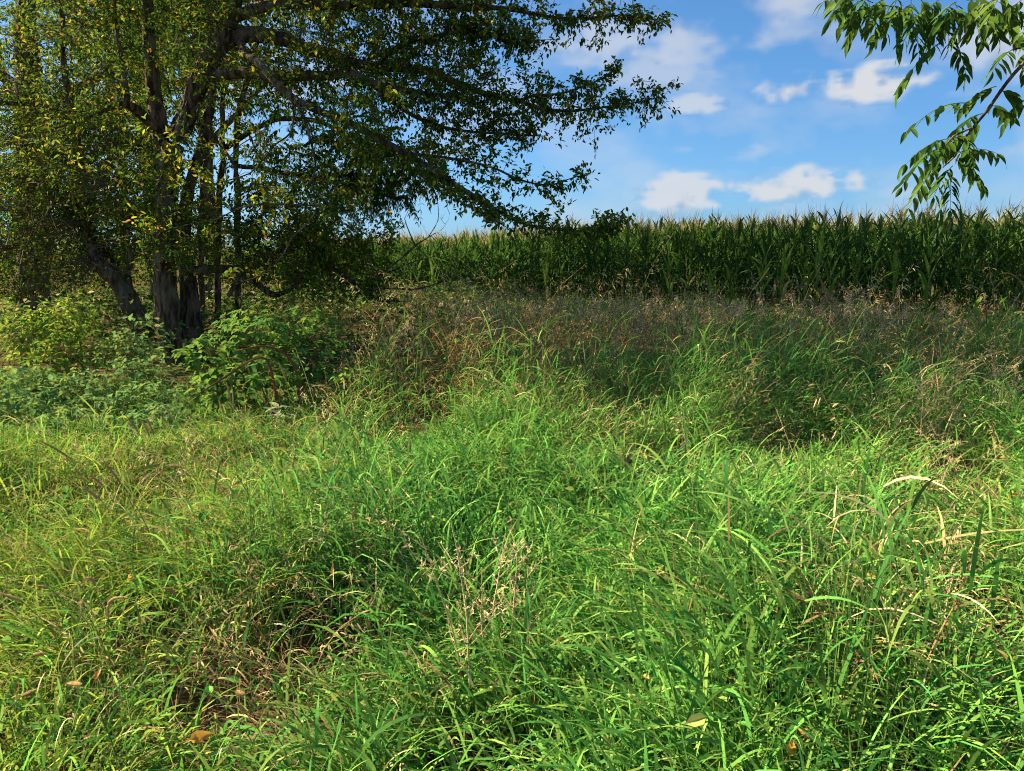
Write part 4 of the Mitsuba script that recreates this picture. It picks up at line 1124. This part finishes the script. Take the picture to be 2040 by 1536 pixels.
# nodding panicles of dry brome grass, thickest in the brown band before the maize
def panicles(seed, n, y0, y1, batch, keep, scale=1.0):
    r = np.random.default_rng(seed)
    x, y = scatter(r, n, y0, y1)
    dry, lush, left, h = fields(x, y)
    m = r.uniform(0, 1, len(x)) < keep(dry)
    x, y, h = x[m], y[m], h[m]
    N = len(x)
    hh = h * r.uniform(1.25, 2.1, N) + .12
    az = r.uniform(0, 2 * np.pi, N)
    tilt, bend = np.abs(r.normal(.1, .1, N)), r.uniform(.3, 1.3, N)
    K = 6
    s = np.arange(K) / K
    th = tilt[:, None] + bend[:, None] * ((s + .5 / K) ** 2)[None]
    hd = np.stack([np.cos(az), np.sin(az), az * 0], -1)[:, None]
    D = hd * np.sin(th)[..., None] + UP * np.cos(th)[..., None]
    P0 = np.stack([x, y, ground_z(x, y)], -1)[:, None]
    P = np.concatenate([P0, P0 + np.cumsum(D * (hh / K)[:, None, None], 1)], 1)
    base = (np.array([[.47, .29, .115], [.36, .20, .075], [.52, .38, .18], [.40, .25, .11]]) if y0 > 7 else np.array([[.46, .36, .19], [.36, .26, .13], [.54, .45, .26], [.40, .31, .18]]))[r.integers(0, 4, N)] * np.exp(r.normal(0, .18, (N, 1)))
    v, f = tubes(P, np.tile(np.linspace(.0016, .0008, K + 1) * scale, (N, 1)), 3)
    batch.add(v, f, np.repeat(base * .8, (K + 1) * 3, 0))
    M = 16
    t = r.uniform(.66, 1.0, (N, M))
    i = np.minimum((t * K).astype(int), K - 1)
    w = (t * K - i)[..., None]
    a = np.arange(N)[:, None]
    Q = P[a, i] * (1 - w) + P[a, i + 1] * w
    out = unit(r.normal(0, 1, (N, M, 3)))
    Q = Q + out * (r.uniform(.005, .05, (N, M)) * (1.3 - t) * 2)[..., None] + [0, 0, -.01]
    dd = unit(out * .6 + D[a, i] * .5 + [0, 0, -.75])
    ln = r.uniform(.018, .034, (N, M)).ravel() * scale
    v, f = leaves(Q.reshape(-1, 3), dd.reshape(-1, 3), out.reshape(-1, 3) + .01, ln, ln * .22, .4, .1, LANCE)
    batch.add(v, f, np.repeat(np.repeat(base, M, 0) * np.exp(r.normal(0, .15, (N * M, 1))), 6, 0))


pb = Batch()
panicles(201, 5200, 7.0, 20, pb, lambda d: np.clip(d * .9 - .1, 0, 1), 1.9)
panicles(202, 2600, 2.0, 7.0, pb, lambda d: np.clip(d * .5 - .1, 0, 1) + .035)
v, f, c = pb.get()
put('brome_seed_heads', v, f, 'straw_mat', color=np.clip(c, 0, .8))
tag('brome_seed_heads', 'nodding brown brome seed heads above the dry grass before the maize', 'seed heads', kind='stuff')
# ------------------------------------------------------------------ single stalks, dead weeds, fallen leaves
SPIKES = [  # base px, tip px, distance, label
    (143, 915, 79, 877, 4.5, 'longest brown grass spike on the left, lying over towards the upper left'),
    (243, 967, 205, 917, 4.2, 'long brown grass spike right of the lying one, tilted to the left'),
    (162, 950, 149, 932, 4.3, 'tiny brown grass spike just left of the three slanting ones'),
    (204, 967, 178, 945, 4.2, 'short brown grass spike at the centre of the slanting group on the left'),
    (203, 999, 162, 968, 4.0, 'dark brown grass spike lowest of the slanting group on the left'),
    (280, 869, 250, 827, 4.8, 'slightly curved brown grass spike leftmost of the trio before the brambles'),
    (298, 870, 283, 839, 4.8, 'straight brown grass spike in the middle of the trio before the brambles'),
    (306, 866, 290, 829, 4.9, 'brown grass spike rightmost of the trio before the brambles'),
    (340, 829, 322, 802, 5.0, 'brown grass spike below the old trunk among bramble leaves'),
    (337, 893, 323, 879, 4.5, 'small blunt brown grass spike below the trio before the brambles'),
    (358, 929, 337, 927, 4.2, 'small grass spike lying level in the dry patch on the left'),
    (444, 821, 436, 797, 5.2, 'short brown grass spike under the arching bramble cane'),
    (459, 798, 451, 762, 5.3, 'leaning half of the pair of tan grass spikes before the bramble'),
    (465, 818, 462, 772, 5.2, 'upright half of the pair of tan grass spikes before the bramble'),
    (539, 801, 535, 774, 5.4, 'brown grass spike standing against the pale felted leaves'),
    (571, 760, 555, 722, 5.5, 'slender grass spike on a tall kinked stem right of the bramble cane'),
    (498, 745, 448, 714, 5.2, 'grass spike bowed over like a hook above the bramble leaves'),
    (683, 842, 698, 802, 5.4, 'pale tan grass spike leaning right at the edge of the dark gap'),
    (43, 1197, 0, 1182, 3.0, 'brown grass spike cut by the left edge of the picture'),
    (95, 1171, 72, 1167, 3.2, 'small grass spike pointing left near the left edge'),
    (190, 1166, 167, 1152, 3.2, 'thick dark grass spike above the hooked one at lower left'),
    (167, 1209, 157, 1202, 3.1, 'smallest dark grass spike left of the hooked one at lower left'),
    (217, 1231, 257, 1191, 3.0, 'hooked brown grass spike curving to the right at lower left'),
    (348, 1187, 322, 1172, 3.1, 'thick dark grass spike right of the hooked one at lower left'),
    (375, 1067, 370, 1049, 3.6, 'small upright grass spike on the long thin stems left of the dry tuft'),
    (67, 1304, 90, 1303, 2.7, 'grass spike pointing right above the lower left corner'),
    (163, 1364, 133, 1361, 2.6, 'level grass spike above the yellow fallen leaf'),
    (43, 1387, 70, 1376, 2.5, 'thin grass spike pointing right, lowest at the left edge'),
    (490, 1421, 472, 1401, 2.5, 'short grass spike right of the yellow fallen leaf'),
    (488, 1384, 470, 1376, 2.6, 'small grass spike above the one right of the yellow fallen leaf')]
rs = np.random.default_rng(55)
for bx, by, tx, ty, Yd, lab in SPIKES:
    Yd = float(on_ground(bx, by, .78 if by < 800 else .52 if by < 1000 else .44)[1])
    key = key_of('grass_spike')
    tag(key, lab, 'grass spike')
    A, B = at(bx, by, Yd), at(tx, ty, Yd + rs.normal(0, .03))
    L = np.linalg.norm(B - A)
    ax = (B - A) / L
    # the stem rises from the ground and runs into the spike
    foot = A - ax * [1, 1, 0] * .22 - np.array([0, 0, 1]) * .1
    foot[:2] += rs.normal(0, .03, 2)
    foot[2] = float(ground_z(foot[0], foot[1])) - .02
    m = foot * .45 + A * .55 + np.array([0, 0, .08]) - ax * .03
    stem = catmull([[*foot, .0019], [*m, .0016], [*A, .0013]], .05)
    v, f = limb_mesh(stem, 4)
    put(f'{key}__stem', v, f, 'stem_mat', uv=const_uv(len(v), rs.uniform()))
    hook = ('hook' in lab) or ('bowed' in lab)
    n = 14
    s = np.linspace(0, 1, n)
    bow = np.cross(ax, [0, 1, 0])
    if bow[2] < 0:
        bow = -bow
    mid = A + (B - A) * s[:, None] + bow * (np.sin(np.pi * s) * L * (.28 if hook else .02))[:, None]
    rad = .0056 * np.sin(np.pi * np.clip(s * .93 + .035, 0, 1)) ** .45 * (1.15 - .3 * s)
    q = np.c_[mid, rad]
    v, f = limb_mesh(q, 8, .25, int(rs.integers(1e6)))
    # bristles
    k = 150
    i = rs.integers(0, n - 1, k)
    tg = unit(np.gradient(mid, axis=0))[i]
    o = unit(np.cross(tg, rs.normal(0, 1, (k, 3))))
    P = mid[i] + (mid[i + 1] - mid[i]) * rs.uniform(0, 1, (k, 1)) + o * (rad[i] * .8)[:, None]
    E = P + unit(o + tg * .8) * rs.uniform(.003, .007, (k, 1))
    S = unit(np.cross(tg, o)) * .0006
    bv = np.stack([P - S, P + S, E], 1).reshape(-1, 3)
    tn = rs.uniform()
    put(f'{key}__seed_head', np.vstack([v, bv]), np.vstack([f, len(v) + np.arange(3 * k).reshape(-1, 3)]), 'spike_mat', uv=const_uv(len(v) + 3 * k, tn))
    if rs.uniform() < .7:
        j = len(stem) // 2
        az = rs.uniform(0, 6.28)
        v, f, c = blades(stem[j:j + 1, :3], np.array([az]), np.array([.4]), np.array([1.2]), np.array([.2]), np.array([.007]), np.array([.2]), 5, np.full((1, 2), .5), np.full((1, 2), .5))
        put(f'{key}__leaf', v, f, 'stem_mat', uv=const_uv(len(v), .2))

# thin dark green flowering stems that lean to the upper left in the lower left of the field
STEMS = [(700, 1290, 500, 1060, 2.9), (560, 1220, 380, 1060, 3.0), (440, 1160, 235, 1035, 3.3), (470, 1290, 70, 1214, 2.6), (600, 1440, 310, 1210, 2.5), (520, 1160, 480, 890, 3.6), (500, 1170, 497, 900, 3.5), (690, 1400, 480, 1290, 2.5), (540, 1340, 190, 1245, 2.6)]
for k, (bx, by, tx, ty, Yd) in enumerate(STEMS):
    key = key_of('flowering_grass_stem')
    Yd = float(on_ground(bx, by, .28)[1])
    tag(key, ('thin dark grass stem leaning left, crossing the dry tuft', 'thin grass stem leaning left beside the small upright spike', 'thin grass stem leaning left above the pale turf', 'long thin stem lying almost level over the turf at lower left',
              'thin stem rising left from the dark gap at the bottom', 'tall upright grass stem, left one of the tall pair above the dry tuft', 'tall upright grass stem, right one of the tall pair above the dry tuft', 'lowest thin stem leaning left near the bottom',
              'second long stem lying low over the turf at lower left')[k], 'grass stem')
    A, B = at(bx, by, Yd), at(tx, ty, Yd + .25)
    foot = np.array([A[0] + .04, A[1] + .02, float(ground_z(A[0], A[1])) - .02])
    A[2] = max(A[2], foot[2] + .1)
    q = catmull([[*foot, .0022], [*A, .0019], [*((A + B) / 2 + [0, 0, .02]), .0016], [*B, .0008]], .05)
    v, f = limb_mesh(q, 4)
    put(f'{key}__stem', v, f, 'stem_mat', uv=const_uv(len(v), .1))
    for j, frac in enumerate((.35, .6, .8)):
        i = int(frac * (len(q) - 1))
        d = unit(B - A)
        v, f, c = blades(q[i:i + 1, :3], np.array([math.atan2(d[1], d[0]) + rs.normal(0, .7)]), np.array([rs.uniform(.3, .9)]), np.array([rs.uniform(.2, .9)]), np.array([rs.uniform(.1, .17)]), np.array([.007]), np.array([.2]), 5, np.full((1, 2), .5), np.full((1, 2), .5))
        put(f'{key}__leaf' + (f'_{j:03d}' if j else ''), v, f, 'stem_mat', uv=const_uv(len(v), .15))

# dead, branching weed stalks
DEAD = [(925, 1380, 835, 1060, 2.9, 7, .008, 'dead tan weed stalk leftmost of the group in the middle foreground'), (925, 1390, 900, 1040, 2.9, 9, .006, 'tall dead weed stalk with a forked side shoot, second of the middle foreground group'),
        (985, 1310, 1005, 1070, 3.0, 9, .006, 'dead weed stalk with feathery top, centre of the middle foreground group'), (1015, 1310, 1030, 1090, 3.0, 8, .005, 'dead weed stalk with pale stem right of the feathery one'), (1036, 1310, 1050, 1130, 3.1, 6, .004, 'short dead stalk rightmost of the middle foreground group'),
        (985, 1340, 960, 1130, 2.9, 7, .004, 'thin dead stalk standing between the two tall ones in the middle foreground'),
        (1072, 850, 1025, 750, 5.0, 12, .006, 'pale dry weed leaning left beside the yellowish weed in mid field'), (1553, 960, 1555, 880, 4.3, 10, .004, 'bleached branching weed skeleton right of centre'), (1335, 1010, 1330, 950, 3.9, 5, .004, 'small dead stalk in the middle of the lush grass'),
        (1845, 900, 1838, 765, 4.9, 18, .006, 'bushy dry weed left of the bright straw clump at the right edge'), (1880, 905, 1905, 800, 4.8, 14, .005, 'grey dry weed between the two straw clumps on the right'), (1990, 860, 1975, 705, 5.2, 30, .007, 'bright straw-coloured dead weed clump at the right edge'),
        (2015, 850, 2025, 740, 5.2, 22, .006, 'dry weed clump cut by the right edge of the picture'), (1915, 960, 1890, 880, 4.3, 16, .006, 'tan dry tuft below the grey weed on the right'), (1700, 1280, 1640, 1190, 2.9, 5, .004, 'short withered stalk beside the orange leaf'),
        (1890, 1330, 1905, 1120, 2.8, 9, .005, 'brown withered stalk standing in the grass at lower right'), (1475, 1060, 1470, 980, 3.7, 8, .004, 'thin reddish dead stalk in the lush grass right of centre'), (1690, 660, 1688, 575, 12.5, 14, .012, 'tan branching seed stalk standing out against the maize'),
        (1268, 690, 1265, 610, 10.5, 14, .01, 'brown drooping brome stalk before the dark maize'), (1190, 660, 1185, 592, 11.5, 14, .01, 'brome stalk with arching brown head in the middle of the brown band'), (1560, 660, 1553, 615, 12.0, 10, .01, 'tan stalk left of the branching seed stalk before the maize')]
for bx, by, tx, ty, Yd, nb, hr, lab in DEAD:
    if Yd < 8:
        Yd = float(on_ground(bx, by, .13)[1])
    key = key_of('dead_weed')
    tag(key, lab, 'dead weed')
    r = np.random.default_rng(1000 + bx + ty)
    B = at(tx, ty, Yd)
    A0 = at(bx, by, Yd)
    foot = np.array([A0[0], A0[1] + r.normal(0, .03), 0])
    foot[2] = float(ground_z(foot[0], foot[1])) - .02
    m = foot * .5 + B * .5 + np.r_[r.normal(0, .02, 2), 0]
    sc = Yd / 4.0
    q = wobble(catmull([[*foot, .0042], [*m, .0034], [*B, .0014]], .03), .008, 6, bx)
    v, f = limb_mesh(q, 5)
    tn = r.uniform()
    put(f'{key}__stem', v, f, 'dead_mat', uv=const_uv(len(v), tn))
    H = np.linalg.norm(B - foot)
    vs, fs, n = [], [], 0
    hv, hf, hn = [], [], 0
    for k in range(nb):
        t = r.uniform(.35, .97)
        p = q[int(t * (len(q) - 1)), :3]
        a = r.uniform(0, 6.28)
        el = r.uniform(.5, 1.1)
        ln = H * r.uniform(.12, .36) * (1.25 - t * .6)
        d = np.array([math.cos(a) * math.cos(el), math.sin(a) * math.cos(el), math.sin(el)])
        qq = catmull([[*p, .0016], [*(p + d * ln * .5 + r.normal(0, .01, 3)), .0012], [*(p + d * ln + r.normal(0, .015, 3)), .0007]], .03)
        vv, ff = limb_mesh(qq, 3)
        if k < 4:
            put(f'{key}__branch' + (f'_{k:03d}' if k else ''), vv, ff, 'dead_mat', uv=const_uv(len(vv), tn))
        else:
            vs.append(vv), fs.append(ff + n)
            n += len(vv)
        j = 14
        i = r.integers(len(qq) // 3, len(qq), j)
        o = unit(r.normal(0, 1, (j, 3)) + d * .7)
        ll = r.uniform(.010, .026, j) * max(1, sc * .8)
        vv, ff = leaves(qq[i, :3], o, r.normal(0, 1, (j, 3)), ll, ll * .26, .3, .2, LANCE)
        hv.append(vv), hf.append(ff + hn)
        hn += len(vv)
    if vs:
        put(f'{key}__side_shoots', np.vstack(vs), np.vstack(fs), 'dead_mat', uv=const_uv(n, tn))
        labels[f'{key}__side_shoots'] = {'kind': 'stuff'}
    put(f'{key}__husks', np.vstack(hv), np.vstack(hf), 'dead_mat', uv=const_uv(hn, min(1, tn + .3)))
    labels[f'{key}__husks'] = {'kind': 'stuff'}

# fallen leaves caught on the grass
for k, (px, py, Yd, L, az, tilt, u, lab) in enumerate([
        (412, 1462, 2.30, .085, .4, .5, .1, 'curled yellow fallen leaf lying in the turf at the lower left'), (1735, 1142, 3.05, .085, 2.6, .9, .8, 'orange-brown fallen leaf caught on the grass at lower right'),
        (1712, 1135, 3.05, .05, 3.6, .7, 1.0, 'small reddish leaf beside the orange-brown one at lower right'), (1582, 1478, 2.28, .07, 1.2, .8, .2, 'pale yellow fallen leaf half hidden in grass near the bottom right'),
        (1598, 1452, 2.35, .06, 2.2, .9, .9, 'brown curled leaf above the pale yellow one near the bottom right'), (1122, 1270, 2.85, .04, .5, .9, .0, 'small yellow leaf in the middle of the lower grass'), (1822, 782, 5.3, .07, .3, .6, .0, 'yellow leaf on the dry weed at the right'),
        (2030, 982, 3.9, .06, .3, .6, .0, 'yellow leaf at the right edge in the grass'), (195, 1338, 2.6, .045, 1.3, 1.0, .6, 'small orange leaf standing in the turf at the lower left'), (255, 1145, 3.2, .05, 2.3, .8, .9, 'small brown leaf behind the thick dark spike on the left')]):
    key = key_of('fallen_leaf')
    Yd = float(on_ground(px, py, .40 if py > 1000 else .55)[1])
    tag(key, lab, 'fallen leaf')
    p = at(px, py, Yd)
    d = np.array([math.cos(az) * math.cos(tilt), math.sin(az) * math.cos(tilt) * .3, math.sin(tilt) * .5])
    v, f, uv = broad_leaf(p - unit(d) * L / 2, d, [.1, -.9, .8], L * .58, L * .36, .5, .6, 8, wave=.3, seed=60 + k)
    put(key + '__blade', v, f, 'fallen_mat', uv=np.c_[np.full(len(v), u), uv[:, 1]], smooth=True)
    v, f = limb_mesh(catmull([[*(p - unit(d) * (L / 2 + .03)), .001], [*(p - unit(d) * L / 2), .0013]], .01), 4)
    put(key + '__stalk', v, f, 'fallen_mat', uv=const_uv(len(v), 1))
